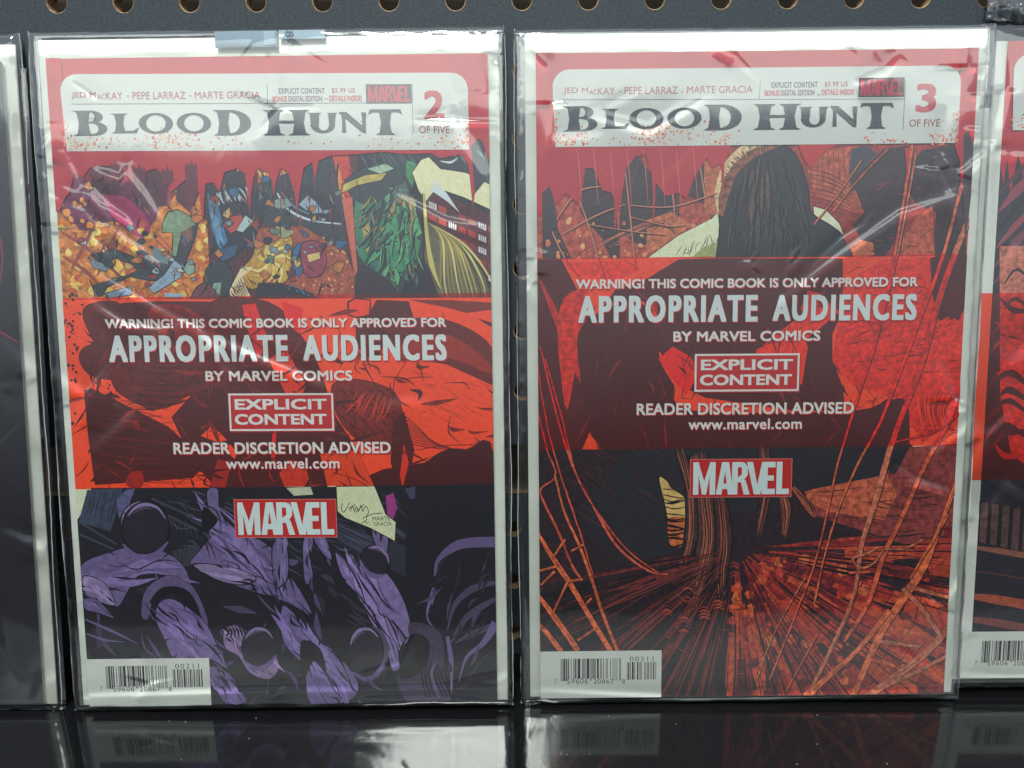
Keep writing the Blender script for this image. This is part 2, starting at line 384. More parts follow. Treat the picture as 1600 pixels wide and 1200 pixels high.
# ------------------------------------------------------------------ the setting: pegboard, shelf
def pegboard(name, label, x0, x1, z0, z1, Y, th, hx, hz, r, label_cat):
    V, F, MI = [], [], []; P = 25.4; K = 24
    def vid(p): V.append(tuple(a*MM for a in p)); return len(V)-1
    def quad(a, mi): F.append(a); MI.append(mi)
    nx0 = math.floor((x0-hx)/P)+1; nx1 = math.floor((x1-hx)/P); xs = [hx+(i-.5)*P for i in range(nx0, nx1+2)]
    nz0 = math.floor((z0-hz)/P)+1; nz1 = math.ceil((z1-hz)/P)-1; zs = [hz+(i-.5)*P for i in range(nz0, nz1+2)]
    for i in range(nx0, nx1+1):
        for j in range(nz0, nz1+1):
            cx, cz = hx+i*P, hz+j*P; a, b = max(cx-P/2, x0), min(cx+P/2, x1); c, d = max(cz-P/2, z0), min(cz+P/2, z1)
            if j == nz0: c = z0
            if j == nz1: d = z1
            if i == nx0: a = x0
            if i == nx1: b = x1
            out, inn, inb, be = [], [], [], []
            for k in range(K):
                t = (k+.5)*2*math.pi/K; dx, dz = math.cos(t), math.sin(t); q = min((b-cx if dx > 0 else a-cx)/dx, (d-cz if dz > 0 else c-cz)/dz)
                out.append(vid((cx+dx*q, Y, cz+dz*q))); inn.append(vid((cx+dx*(r+.35), Y, cz+dz*(r+.35))))
                be.append(vid((cx+dx*r, Y+.4, cz+dz*r))); inb.append(vid((cx+dx*r, Y+th, cz+dz*r)))
            cor = {(1, 1): vid((b, Y, d)), (-1, 1): vid((a, Y, d)), (-1, -1): vid((a, Y, c)), (1, -1): vid((b, Y, c))}
            for k in range(K):
                k2 = (k+1) % K
                A, B = V[out[k]], V[out[k2]]
                if abs(A[0]-B[0]) > 1e-9 and abs(A[2]-B[2]) > 1e-9:
                    t = (k+1)*2*math.pi/K; key = (1 if math.cos(t) > 0 else -1, 1 if math.sin(t) > 0 else -1)
                    quad([out[k], inn[k], inn[k2], out[k2], cor[key]], 0)
                else: quad([out[k], inn[k], inn[k2], out[k2]], 0)
                quad([inn[k], be[k], be[k2], inn[k2]], 1); quad([be[k], inb[k], inb[k2], be[k2]], 1)
    for (a, b, c, d) in (((x0, z0), (x1, z0), 0, 0), ((x1, z1), (x0, z1), 0, 0), ((x1, z0), (x1, z1), 0, 0), ((x0, z1), (x0, z0), 0, 0)):
        quad([vid((a[0], Y, a[1])), vid((a[0], Y+th, a[1])), vid((b[0], Y+th, b[1])), vid((b[0], Y, b[1]))], 1)
    o = mesh_obj(name, V, F, [M_black_board, M_raw])
    o.data.polygons.foreach_set('material_index', MI)
    o['label'] = label; o['category'] = label_cat
    return o
BY = 27.7
pegboard('pegboard', 'black pegboard panel with a row of round holes above the comics', -262, 330, 106, 330, BY, 6, -173.7, 281.5, 3.7, 'pegboard')
zt = on_plane_y(810, 768, 46)[2]
pegboard('pegboard', 'lower black pegboard panel set back behind the comics, seen in the gaps between them', -262, 330, -1, zt, 44, 5.5, -.7, 61.9, 3.5, 'pegboard')
V, F = box(-262, 330, 62, 66, -20, 330); w = mesh_obj('back_wall', V, F, M_wall, kind='structure')
# shelf with a rounded front edge
def shelf():
    prof = [(60, -1), (60, 0)]; prof = [(43.8, -18), (43.8, 0)]
    for k in range(9):
        a = math.pi/2*k/8; prof.append((-112-3*math.sin(a), -3+3*math.cos(a)))
    prof.append((-115, -18)); V, F = [], []
    for x in (-330, 400):
        V += [(x*MM, y*MM, z*MM) for y, z in prof]
    n = len(prof)
    for i in range(n): F.append([i, (i+1) % n, n+(i+1) % n, n+i])
    F += [list(range(n))[::-1], list(range(n, 2*n))]
    o = mesh_obj('display_shelf', V, F, M_shelf)
    o['label'] = 'glossy black shelf the bagged comics stand on'; o['category'] = 'shelf'
shelf()

# ------------------------------------------------------------------ bagged comics
CW, CH = 168.0, 258.0
def frame(x0, y0, z0, lean, rho):
    # local X right, local Z up the cover, local -Y out of the cover
    u = np.array([math.cos(rho), math.sin(rho)*math.sin(lean), math.sin(rho)*math.cos(lean)])
    v = np.array([-math.sin(rho), math.cos(rho)*math.sin(lean), math.cos(rho)*math.cos(lean)])
    n = np.cross(v, u)*-1
    n = np.cross(v, u); n = n if n[1] > 0 else -n
    mw = Matrix.Identity(4)
    for i in range(3): mw[i][0], mw[i][1], mw[i][2] = u[i], n[i], v[i]
    mw[0][3], mw[1][3], mw[2][3] = x0*MM, y0*MM, z0*MM
    return mw
def plane_map(mw):
    o = np.array([mw[i][3] for i in range(3)])/MM; u = np.array([mw[i][0] for i in range(3)]); n = np.array([mw[i][1] for i in range(3)]); v = np.array([mw[i][2] for i in range(3)])
    def f(px, py):
        d = ray(px, py); t = ((o-CAM)@n)/(d@n); q = CAM+d*t-o; return float(q@u), float(q@v)
    return f
def ridge(X, Z, pts, w, h):
    """height of a fold running along a polyline: the film steps out below it and dies away to both ends"""
    best = np.full(X.shape, 1e9); sg = np.zeros(X.shape); pos = np.zeros(X.shape)
    Ls = [math.hypot(b[0]-a[0], b[1]-a[1]) for a, b in zip(pts[:-1], pts[1:])]; tot = sum(Ls); acc = 0
    for (ax, az), (bx, bz), l in zip(pts[:-1], pts[1:], Ls):
        dx, dz = bx-ax, bz-az; t = np.clip(((X-ax)*dx+(Z-az)*dz)/(dx*dx+dz*dz+1e-9), 0, 1)
        rx, rz = X-ax-t*dx, Z-az-t*dz; d = np.hypot(rx, rz); nx, nz = (dz/l, -dx/l) if dx > 0 else (-dz/l, dx/l)
        k = d < best; best = np.where(k, d, best); sg = np.where(k, np.sign(rx*nx+rz*nz), sg); pos = np.where(k, (acc+t*l)/tot, pos); acc += l
    return h*np.tanh(best*sg/w)*np.exp(-(best/(7*w))**2)*np.sin(np.pi*np.clip(pos, 0, 1))**.6
def vnoise(X, Z, s, seed):
    r = np.random.RandomState(seed); G = r.rand(64, 64)
    x, z = X/s+17, Z/s+11; i, j = np.floor(x).astype(int), np.floor(z).astype(int); fx, fz = x-i, z-j
    fx, fz = fx*fx*(3-2*fx), fz*fz*(3-2*fz); g = lambda a, b: G[a % 64, b % 64]
    return (g(i, j)*(1-fx)+g(i+1, j)*fx)*(1-fz)+(g(i, j+1)*(1-fx)+g(i+1, j+1)*fx)*fz-.5
def sleeve(parent, x0, x1, z0, z1, creases, seed, step=.62, wave=.16, clipx=None, flap=True):
    cx0, cx1 = clipx or (x0, x1)
    nx, nz = int((x1-x0)/step)+1, int((z1-z0)/step)+1
    xs = np.linspace(x0, x1, nx); zs = np.linspace(z0, z1, nz); X, Z = np.meshgrid(xs, zs)
    e = np.minimum(np.minimum(X-x0, x1-X)/3.6, np.minimum((Z-z0)/3.2, (z1-Z)/4.5)); e = np.clip(e, 0, 1); prof = np.sqrt(1-(1-e)**2)
    Hh = -.3+2.6*prof
    Hh += wave*(vnoise(X, Z, 52, seed)*2.2+vnoise(X*1.6, Z*.6, 21, seed+1)*.5+vnoise(X, Z, 8, seed+2)*.08)*np.clip(e*1.3, .15, 1)
    rr = random.Random(seed*7+1)
    for _ in range(26):                  # small random wrinkles, most of them along the sides and the top
        m_ = rr.random()
        if m_ < .45: cx = rr.choice([x0+rr.uniform(1, 14), x1-rr.uniform(1, 14)]); cz = rr.uniform(z0, z1); an = rr.uniform(.9, 2.2)
        elif m_ < .75: cx = rr.uniform(x0, x1); cz = z1-rr.uniform(2, 40); an = rr.uniform(0, 3.14)
        else: cx = rr.uniform(x0, x1); cz = rr.uniform(z0, z1); an = rr.uniform(.3, 1.2)
        ln = rr.uniform(10, 55); k1, k2 = rr.uniform(-.5, .5), rr.uniform(-.5, .5)
        Hh += ridge(X, Z, [(cx, cz), (cx+ln*.5*math.cos(an+k1), cz+ln*.5*math.sin(an+k1)), (cx+ln*math.cos(an+k2), cz+ln*math.sin(an+k2))], *(lambda w: (w, w*rr.uniform(.04, .22)))(rr.uniform(.5, 1.8)))
    for pts, w_, h_ in creases: Hh += ridge(X, Z, pts, max(.5, w_*.6), .26*max(.5, w_*.6))
    edge = (e < .7)
    Hh += np.where(e < .9, (vnoise(X*.5, Z, 3.4, seed+3)*.5+vnoise(X, Z, 7.5, seed+4)*.7)*(1-e), 0)
    V = np.stack([X, -np.maximum(Hh, -.6), Z], -1).reshape(-1, 3)*MM
    idx = np.arange(nx*nz).reshape(nz, nx)
    Fq = np.stack([idx[:-1, :-1], idx[:-1, 1:], idx[1:, 1:], idx[1:, :-1]], -1).reshape(-1, 4)
    me = bpy.data.meshes.new('film'); me.from_pydata(V.tolist(), [], Fq.tolist()); me.polygons.foreach_set('use_smooth', [True]*len(me.polygons))
    me.materials.append(M_film); o = bpy.data.objects.new('film', me); C.objects.link(o); o.parent = parent
    # back sheet behind the card
    Vb, Fb = box(x0+.3, x1-.3, 3.2, 3.25, z0+.3, z1-.3); mesh_obj('back_film', Vb, [Fb[2]], M_film, parent)
    # welded edges: slightly wavering ribs
    r = random.Random(seed)
    for side in (0, 1):
        xx = x0 if side == 0 else x1; Vs, Fs = [], []; n = 60
        for k in range(n+1):
            z = z0+(z1-z0)*k/n; jx = r.uniform(-.1, .1)+.4*math.sin(z*.061+seed+side*2)*math.sin(z*.023+seed)+(.5*math.exp(-((z-z0)/4)**2)+.4*math.exp(-((z1-z)/4)**2))*(1 if side == 0 else -1)
            for a in range(6):
                t = a*math.pi/3; Vs.append(((xx+jx+.16*math.cos(t))*MM, (.1+.3*math.sin(t))*MM, z*MM))
            if k:
                b = (k-1)*6
                for a in range(6): Fs.append([b+a, b+(a+1) % 6, b+6+(a+1) % 6, b+6+a])
        q = mesh_obj('seam', Vs, Fs, M_seam, parent)
        for p in q.data.polygons: p.use_smooth = True
    # folded bottom weld
    Vs, Fs = [], []; n = 70
    for k in range(n+1):
        x = x0+(x1-x0)*k/n; jz = r.uniform(-.1, .1)
        for a in range(6):
            t = a*math.pi/3; Vs.append((x*MM, (.9+1.3*math.cos(t))*MM, (z0+jz+.35*math.sin(t)+.35)*MM))
        if k:
            b = (k-1)*6
            for a in range(6): Fs.append([b+a, b+(a+1) % 6, b+6+(a+1) % 6, b+6+a])
    mesh_obj('bottom_weld', Vs, Fs, M_seam, parent)
    # top flap folded over to the back, its edge line seen through the film
    if flap:
        Vf, Ff = box(x0+1, x1-1, 3.3, 3.4, z1-30, z1-.6); mesh_obj('flap', Vf, [Ff[2]], M_film, parent)
    return o
def card(name, label, mw, x0, x1, z0, z1, mat):
    V, F = box(x0, x1, 1.9, 2.7, z0, z1); o = mesh_obj(name, V, F, mat); o.matrix_world = mw
    o['label'] = label; o['category'] = 'backing board'; o['group'] = 'white backing boards inside the sleeves'
    bv = o.modifiers.new('b', 'BEVEL'); bv.width = .00025; bv.segments = 1
    return o
def comic(label, mw, w=CW, h=CH):
    t = thing('comic_book', label, 'comic book', mw, 'bagged comic books on the shelf')
    # page block and folded cover: rounded spine at the left
    V, F = box(.8, w-.5, .25, 1.7, .3, h-.3); mesh_obj('page_block', V, F, M_pages, t)
    prof = [(w, .0), (1.0, .0), (.45, .15), (.12, .45), (.0, .9), (.12, 1.4), (.5, 1.72), (1.0, 1.85), (w, 1.85), (w, 1.75), (1.0, 1.75), (.3, 1.3), (.25, .6), (1.0, .12), (w, .12)]
    Vc = [(x*MM, y*MM, z*MM) for z in (0, h) for x, y in prof]; n = len(prof)
    Fc = [[i, (i+1) % n, n+(i+1) % n, n+i] for i in range(n)]+[list(range(n)), list(range(n, 2*n))[::-1]]
    mesh_obj('cover', Vc, Fc, M_paper, t)
    return t

M_plain_ink = ink_mat('printed_ink')
INKR = (196, 44, 54); WHT = (211, 213, 208); DRK = (38, 38, 46); TTL = (52, 60, 68)

def proof(hm, off, z, shear):
    """a Print whose type is laid out as on the second issue and moved by off millimetres"""
    p = Print((lambda x, y: (lambda q: (q[0]+off[0], q[1]+off[1]))(hm(x, y))), CW, CH, z, 6); p.si, p.so = shear
    return p
def masthead(t, hm, off, shear, num, spl):
    P = lambda z: proof(hm, off, z, shear)
    p = P(0.74); f = p.fit(93, 116, 735, 232.5); a, b = f(0, 1), f(1, 0); wd = b[0]-a[0]; hg = f(0, 1)[1]-f(0, 0)[1]; rx, ry = 6.4/wd, 6.4/hg
    pts = [f(.006, 0), f(1, 0)]
    for k in range(9): q = k*math.pi/16; pts.append(f(1-rx+rx*math.cos(q), 1-ry+ry*math.sin(q)))
    for k in range(9): q = math.pi/2+k*math.pi/16; pts.append(f(rx+rx*math.cos(q), 1-ry+ry*math.sin(q)))
    p.raw(pts, WHT, 0)
    for (x, y, sx, sy, n) in spl:
        for _ in range(n):
            c = p.r.choice([(214, 96, 70), (222, 130, 96), (206, 70, 60), (232, 168, 128), (236, 190, 160)]); xx = min(max(p.r.gauss(x, sx), 101), 733); yy = p.r.gauss(y, sy)
            if yy < 233.5-(xx-101)*.004: p.dot(xx, yy, p.r.uniform(.4, 2.0), c)
    o = p.build('title_panel', M_plain_ink, t)
    q = P(0.86)
    q.line([(112, 162.5), (646, 160)], .9, (120, 120, 124), sm=False)
    q.line([(646.5, 131), (648, 207)], .9, (120, 100, 106), sm=False)
    q.line([(420, 131), (420.3, 161)], .9, (130, 120, 124), sm=False)
    q.build('rule', M_plain_ink, o)
    q = P(0.87); shapes(q, TITLE, 113, 173, 629, 209.5, TTL); q.build('title_lettering', M_plain_ink, o)
    q = P(0.87); k = (178, 74, 82)
    letter(q, 'JED M', 112, 144, 151, 155, k); letter(q, 'AC', 152.5, 147, 165, 155, k)
    letter(q, 'KAY', 166, 144, 193, 155, k); q.dot(201, 150, 1.3, k)
    letter(q, 'PEPE LARRAZ', 208, 143.5, 292, 154.5, k); q.dot(299, 149.5, 1.3, k)
    letter(q, 'MARTE GRACIA', 306, 143, 409, 153.5, k)
    q.build('credit_lettering', M_plain_ink, o)
    q = P(0.87); letter(q, 'OF FIVE', 657, 196, 705, 207, (150, 62, 70)); q.build('issue_count_lettering', M_plain_ink, o)
    q = P(0.87)
    letter(q, 'EXPLICIT CONTENT', 438, 137.5, 510, 146, (84, 74, 84), .045, 1.15); letter(q, '$5.99 US', 521, 137, 557, 145.5, (170, 84, 92), .03, 1.15)
    letter(q, 'BONUS', 428, 150, 451, 158.5, (198, 72, 84), .05); letter(q, 'DIGITAL EDITION', 453, 149.7, 506, 158, (120, 84, 94), .04)
    q.line([(510, 154), (515, 154)], 1, (150, 80, 90), sm=False)
    letter(q, 'DETAILS INSIDE!', 517, 149, 568, 157.5, (198, 72, 84), .05)
    q.build('price_lettering', M_plain_ink, o)
    q = P(0.87); letter(q, num, 664.5, 141, 697, 185, (192, 50, 66), (.42, .36)); q.build('issue_number', M_plain_ink, o)
    q = P(0.87); f = q.fit(574, 131.5, 646, 161); q.raw([f(0, 0), f(1, 0), f(1, 1), f(0, 1)], (74, 66, 74))
    shapes(q, LOGO, 577, 134, 643.5, 158.8, (196, 52, 72)); q.build('small_publisher_logo', M_plain_ink, o)
def warning(t, hm, off, shear):
    P = lambda z: proof(hm, off, z, shear)
    def lines(items):
        for body, x0, y0, x1, y1, bold, col, sp in items:
            q = P(0.75); letter(q, body, x0+1.2, y0+1.8, x1+1.2, y1+1.8, (200, 36, 34), bold, sp)
            letter(q, body, x0, y0, x1, y1, col, bold, sp); q.build('warning_lettering', M_plain_ink, t)
    c = (226, 222, 218); d = (214, 222, 222)
    lines([('WARNING! THIS COMIC BOOK IS ONLY APPROVED FOR', 163, 497.5, 699, 508, (.14, .13), c, 1.0),
        ('APPROPRIATE', 168, 523, 452, 563, (.48, .36), d, 1.22), ('AUDIENCES', 474, 521, 700, 560, (.48, .36), d, 1.22),
        ('BY MARVEL COMICS', 321, 578, 552, 592, (.15, .14), c, 1.02),
        ('READER DISCRETION ADVISED', 270, 690, 612, 705, (.15, .14), c, 1.02), ('www.marvel.com', 353, 714, 532, 729, (.12, .10), c, 1.06)])
    q = P(0.75); f = q.fit(357, 613, 523.5, 670); g = lambda a, b, c_: q.raw([f(a, b), f(1-a, b), f(1-a, 1-b), f(a, 1-b)], c_)
    q.raw([f(.01, -.04), f(1.01, -.04), f(1.01, .96), f(.01, .96)], (170, 40, 40)); g(0, 0, c); g(.018, .05, (196, 44, 46))
    st = q.build('content_stamp', M_plain_ink, t)
    q = P(0.80)
    letter(q, 'EXPLICIT', 367, 621.5, 512, 637, c, (.24, .17), 1.0); letter(q, 'CONTENT', 367, 645, 512, 660.5, c, (.24, .17), 1.0)
    q.build('stamp_lettering', M_plain_ink, st)
def biglogo(t, hm, off, shear):
    q = proof(hm, off, 0.75, shear); f = q.fit(365, 778, 528, 836.5); g = lambda a, b, c_: q.raw([f(a, b), f(1-a, b), f(1-a, 1-b), f(a, 1-b)], c_)
    g(0, 0, (214, 120, 116)); g(.007, .018, (198, 46, 44)); o = q.build('publisher_logo', M_plain_ink, t)
    q = proof(hm, off, 0.79, shear); shapes(q, LOGO, 370.5, 783, 522.5, 832, (214, 228, 228)); q.build('logo_lettering', M_plain_ink, o)
def barcode(t, hm, off, num):
    q = proof(hm, off, 0.73, (0, 0)); q.raw([(0, 0), (50.2, 0), (50.2, 20.4), (0, 20.4)], (222, 224, 216)); o = q.build('barcode_panel', M_plain_ink, t)
    q = proof(hm, off, 0.75, (0, 0)); bars(q, upc('759606208678'), 162, 1041, 260, 1071, guards=((0, 10), (45, 50), (85, 96)), gy=.9)
    bars(q, ean5(num), 268, 1045, 316, 1072); q.build('barcode_bars', M_plain_ink, o)
    q = proof(hm, off, 0.75, (0, 0)); g = (74, 76, 76)
    letter(q, '7', 154, 1073, 157.5, 1080, g); letter(q, '59606', 174, 1072.5, 208, 1080, g, 0, 1.1)
    letter(q, '20867', 216, 1072.5, 249, 1079.5, g, 0, 1.1); letter(q, '8', 262, 1072, 267, 1079, g)
    letter(q, num, 272, 1036, 310, 1043, g, 0, 1.25); q.build('barcode_digits', M_plain_ink, o)

# ------------------------------------------------------------------ cover prints (plain stand-in pictures in the covers' colours)
FULL = [(60, 78), (790, 70), (800, 1110), (120, 1120)]
def art_second(hm):
    p = Print(hm, CW, CH, .06, 11); r = p.r
    K = (30, 28, 34); PU = (114, 98, 144); PL = (138, 120, 162); PD = (82, 72, 98); SL = (62, 68, 78)
    p.poly(FULL, INKR)
    p.poly([(84, 236), (780, 230), (790, 1110), (125, 1115)], (44, 44, 54))
    # --- far city glow, left
    p.poly([(80, 300), (150, 280), (330, 292), (352, 360), (350, 470), (92, 470)], (214, 128, 62), 1.0)
    p.poly([(84, 300), (160, 270), (240, 300), (236, 350), (170, 345), (130, 360), (100, 340)], (112, 48, 78), .6, True)
    p.poly([(160, 300), (200, 310), (232, 345), (228, 372), (196, 358), (170, 330)], (170, 48, 96), .3, True)
    for _ in range(95):
        x, y = r.uniform(92, 335), r.uniform(345, 466)
        p.poly([(x-r.uniform(4, 10), y), (x, y-r.uniform(3, 9)), (x+r.uniform(4, 10), y), (x, y+r.uniform(3, 8))], r.choice([(240, 196, 92), (236, 168, 70), (246, 214, 120), (226, 120, 60), (202, 88, 60)]), .5, True, n=3)
    for a, b in (((92, 360), (196, 440)), ((96, 400), (160, 452)), ((150, 340), (110, 420)), ((185, 350), (150, 430)), ((96, 330), (118, 372))):
        p.line([a, ((a[0]+b[0])/2+3, (a[1]+b[1])/2-4), b], [3, 7, 3], (152, 70, 62))
    p.spray(122, 330, 16, 22, 14, (238, 150, 78), 3, 7)
    # red haze and girders
    p.poly([(90, 236), (332, 236), (330, 300), (280, 296), (262, 318), (226, 300), (200, 280), (160, 290), (120, 276), (96, 300)], (158, 46, 62), .3)
    for pl in ([(140, 285), (150, 262), (178, 258), (188, 284), (182, 305), (146, 300)], [(206, 300), (212, 270), (250, 262), (262, 288), (258, 320), (222, 326)], [(268, 250), (300, 246), (312, 300), (296, 330), (276, 312)]):
        p.poly(pl, (92, 42, 58), .4, ink=1.2, ic=(70, 34, 46))
    p.hatch((210, 262), (250, 258), (200, 300), (268, 292), 6, 3, (66, 40, 52)); p.hatch((140, 270), (180, 262), (150, 300), (190, 300), 5, 2.4, (78, 36, 48))
    # towers, middle
    p.poly([(318, 236), (560, 234), (556, 470), (330, 470)], (86, 48, 58), .6)
    p.poly([(318, 268), (334, 258), (350, 240), (372, 238), (392, 262), (404, 300), (396, 340), (330, 340)], (56, 52, 62), .2)
    p.poly([(322, 238), (346, 238), (344, 270), (330, 274)], (226, 92, 62), .3); p.poly([(330, 262), (342, 260), (340, 276), (332, 278)], (238, 176, 96))
    p.poly([(366, 236), (380, 250), (372, 268)], (236, 160, 96)); p.poly([(384, 250), (398, 262), (396, 292), (388, 282)], (216, 176, 110))
    p.poly([(398, 258), (462, 246), (466, 262), (450, 280), (404, 286)], (176, 96, 58), .8)
    p.hatch((400, 262), (460, 246), (410, 282), (466, 268), 10, 3, (236, 188, 100), 2)
    p.poly([(400, 286), (470, 262), (520, 240), (536, 250), (542, 300), (540, 388), (500, 372), (420, 352), (396, 320)], (58, 64, 72), .25)
    p.poly([(440, 300), (470, 286), (510, 300), (530, 330), (536, 346), (500, 348), (462, 334)], (46, 50, 60), 0, True)
    p.line([(434, 300), (452, 326), (486, 342), (534, 348)], [2, 4, 2], (198, 208, 222)); p.line([(440, 298), (462, 322), (494, 336)], [1, 3, 1], (110, 130, 162))
    p.poly([(430, 310), (450, 308), (458, 320), (440, 326), (430, 322)], (132, 150, 146), 0, ink=1)
    p.poly([(468, 318), (482, 304), (498, 316), (506, 330), (488, 332)], (150, 168, 188), 0)
    p.poly([(520, 236), (546, 238), (556, 300), (548, 330), (534, 300), (526, 262)], (206, 66, 58), .3); p.poly([(526, 250), (534, 268), (540, 310), (532, 300)], (226, 138, 74))
    # dusty fight glow, lower middle
    p.poly([(398, 356), (470, 350), (540, 390), (556, 428), (556, 466), (420, 468)], (168, 84, 66), .9)
    p.spray(524, 402, 18, 22, 30, (232, 176, 120), .6, 2.4); p.spray(500, 440, 26, 14, 26, (226, 146, 96), .8, 3)
    # blue-dark rock stack
    p.poly([(320, 296), (352, 286), (396, 292), (420, 300), (416, 332), (398, 372), (352, 412), (332, 392), (338, 356), (320, 340)], (44, 50, 62), .2, ink=2)
    p.poly([(324, 300), (340, 318), (356, 376), (344, 392), (330, 352)], (70, 118, 158), .5); p.poly([(328, 330), (342, 340), (350, 380), (340, 378)], (98, 152, 190), .4)
    p.poly([(342, 388), (372, 380), (368, 398), (346, 408)], (62, 90, 126), .4, ink=1)
    p.hatch((334, 300), (384, 292), (340, 320), (394, 312), 10, 4, (170, 188, 196), 3)
    p.poly([(352, 338), (378, 334), (382, 350), (362, 364), (350, 352)], (192, 76, 72), .2, ink=1.4); p.poly([(384, 334), (396, 344), (380, 362), (370, 358)], (176, 196, 200), 0, ink=1.2)
    # grey-green shards, left
    p.poly([(140, 398), (176, 388), (208, 400), (222, 410), (268, 402), (300, 330), (312, 340), (304, 372), (282, 428), (236, 438), (196, 430), (214, 420), (180, 402), (160, 412)], SL, .25, ink=2)
    p.poly([(210, 392), (226, 388), (236, 402), (256, 410), (246, 418), (222, 408)], (52, 60, 70)); p.poly([(238, 382), (262, 396), (262, 412), (236, 404)], (118, 140, 148), .4)
    p.poly([(262, 330), (278, 326), (302, 340), (306, 350), (284, 362), (276, 400), (268, 398), (270, 362), (252, 362), (254, 346)], (128, 154, 122), .4, ink=2)
    p.poly([(284, 362), (298, 352), (300, 370), (288, 384)], (132, 92, 86), .3); p.poly([(240, 362), (254, 372), (270, 392), (262, 392), (244, 374)], (226, 112, 70), 0, ink=1.2)
    p.poly([(292, 408), (304, 410), (304, 424), (294, 430), (286, 420)], (146, 172, 158), .3, ink=1.6)
    p.poly([(272, 404), (284, 414), (282, 432), (240, 458), (230, 448), (256, 428)], (150, 172, 196), .5, ink=1.6)
    p.poly([(136, 400), (146, 406), (170, 414), (164, 424), (144, 418)], (128, 146, 160), .4, ink=1.6)
    p.poly([(142, 446), (160, 440), (206, 426), (200, 432), (166, 448), (158, 462), (146, 462)], SL, .2, ink=1.6)
    p.poly([(160, 458), (204, 446), (204, 460), (170, 464)], (132, 152, 180), .4, ink=1.2)
    p.poly([(256, 456), (286, 458), (286, 470), (258, 468)], (150, 180, 196), .3)
    # round boulders at the band
    p.poly([(328, 412), (352, 408), (364, 430), (352, 462), (330, 458), (318, 436)], (56, 66, 74), .3, True, 2); p.poly([(334, 440), (346, 440), (344, 462), (326, 460)], (140, 168, 150), .3, ink=1.2)
    p.poly([(300, 458), (320, 440), (346, 466), (340, 490), (300, 486)], (112, 64, 76), .4, True, 1.6)
    # yellow flame curl and its base
    cx, cy = 424, 408
    p.poly([(394, 400), (402, 382), (430, 376), (446, 366), (458, 372), (456, 400), (454, 428), (440, 442), (420, 426), (406, 446), (388, 448), (376, 424)], (198, 152, 66), .5, True, 1.6)
    for k in range(16):
        a = -2.6+k*.33; x0, y0 = cx+r.uniform(-6, 6), cy+r.uniform(-8, 6)
        p.line([(x0, y0), (cx+22*math.cos(a), cy+18*math.sin(a)), (cx+34*math.cos(a+.5), cy+36*math.sin(a+.5))], [1, 5, .6], r.choice([(228, 194, 104), (214, 170, 80), (240, 218, 140), (150, 110, 56)]))
    for k in range(7): p.line([(396, 416), (376-k*2, 420+k*4), (382-k*3, 444+k*3), (392, 462)], [.8, 2.6, .6], (232, 214, 168))
    p.poly([(430, 352), (452, 350), (462, 362), (446, 372), (434, 366)], (160, 156, 112), .4, ink=1.2)
    p.poly([(458, 388), (470, 376), (480, 380), (476, 420), (468, 432), (458, 420)], (60, 104, 146), .4, ink=1.6)
    p.poly([(472, 380), (500, 376), (512, 402), (504, 426), (486, 432), (474, 420)], (150, 60, 84), .4, True, 1.8); p.poly([(480, 396), (500, 392), (502, 402), (484, 408)], (220, 188, 120), .2, ink=1)
    p.poly([(404, 440), (440, 440), (490, 456), (500, 470), (396, 470)], (44, 46, 62), .3); p.hatch((450, 440), (490, 462), (462, 446), (492, 470), 5, 3, (72, 116, 168))
    for _ in range(90):
        x, y = r.choice([(r.gauss(230, 50), r.gauss(400, 34)), (r.gauss(400, 50), r.gauss(330, 34)), (r.gauss(480, 36), r.gauss(380, 40))]); w = r.uniform(3, 11); a = r.uniform(0, 3)
        if y > 462 or x > 550: continue
        q = [(x+w*math.cos(a+k*1.4+r.uniform(-.3, .3))*r.uniform(.5, 1.3), y+w*math.sin(a+k*1.4)*r.uniform(.4, 1)) for k in range(4)]
        p.poly(q, r.choice([(58, 66, 76), (44, 48, 58), (126, 148, 160), (170, 184, 186), (150, 64, 66), (110, 134, 112), (196, 120, 70), (62, 100, 140), (88, 60, 72), (206, 166, 96)]), .5, r.random() < .5, ink=1.3)
    for _ in range(60):
        x, y = r.uniform(330, 560), r.uniform(250, 350); l = r.uniform(8, 36); p.line([(x, y), (x+r.uniform(-3, 3), y+l)], [r.uniform(1, 4), .4], r.choice([(150, 52, 58), (40, 38, 46), (74, 66, 76), (120, 46, 54)]), sm=False)
    # green crystal crag
    p.poly([(540, 280), (566, 262), (600, 250), (640, 246), (650, 290), (640, 300), (660, 340), (664, 400), (640, 430), (622, 470), (556, 470), (556, 428), (560, 330)], (56, 68, 72), .3, ink=2)
    p.poly([(538, 286), (572, 272), (606, 268), (598, 280), (560, 288), (536, 300)], (196, 176, 92), .4, ink=1.2); p.poly([(574, 262), (604, 254), (618, 262), (596, 270)], (170, 194, 170), .2, ink=1)
    p.poly([(556, 310), (572, 318), (582, 380), (572, 410), (560, 396), (554, 340)], (66, 128, 98), .5, ink=1.4); p.poly([(566, 320), (580, 350), (578, 398), (570, 380)], (176, 154, 84), .4)
    for pl, c in (([(600, 334), (622, 318), (640, 330), (634, 356), (606, 380), (598, 362)], (72, 156, 108)), ([(634, 330), (650, 322), (662, 362), (644, 376), (634, 362)], (96, 172, 120)),
                  ([(604, 384), (640, 362), (660, 374), (656, 400), (630, 424), (606, 420)], (62, 140, 96)), ([(584, 360), (600, 366), (604, 400), (590, 440), (578, 420)], (66, 104, 100)),
                  ([(600, 430), (632, 424), (618, 452), (600, 462), (592, 446)], (60, 112, 88)), ([(610, 292), (636, 282), (646, 310), (620, 316)], (84, 110, 100)), ([(636, 250), (650, 246), (654, 268), (646, 292), (634, 270)], (70, 140, 92))):
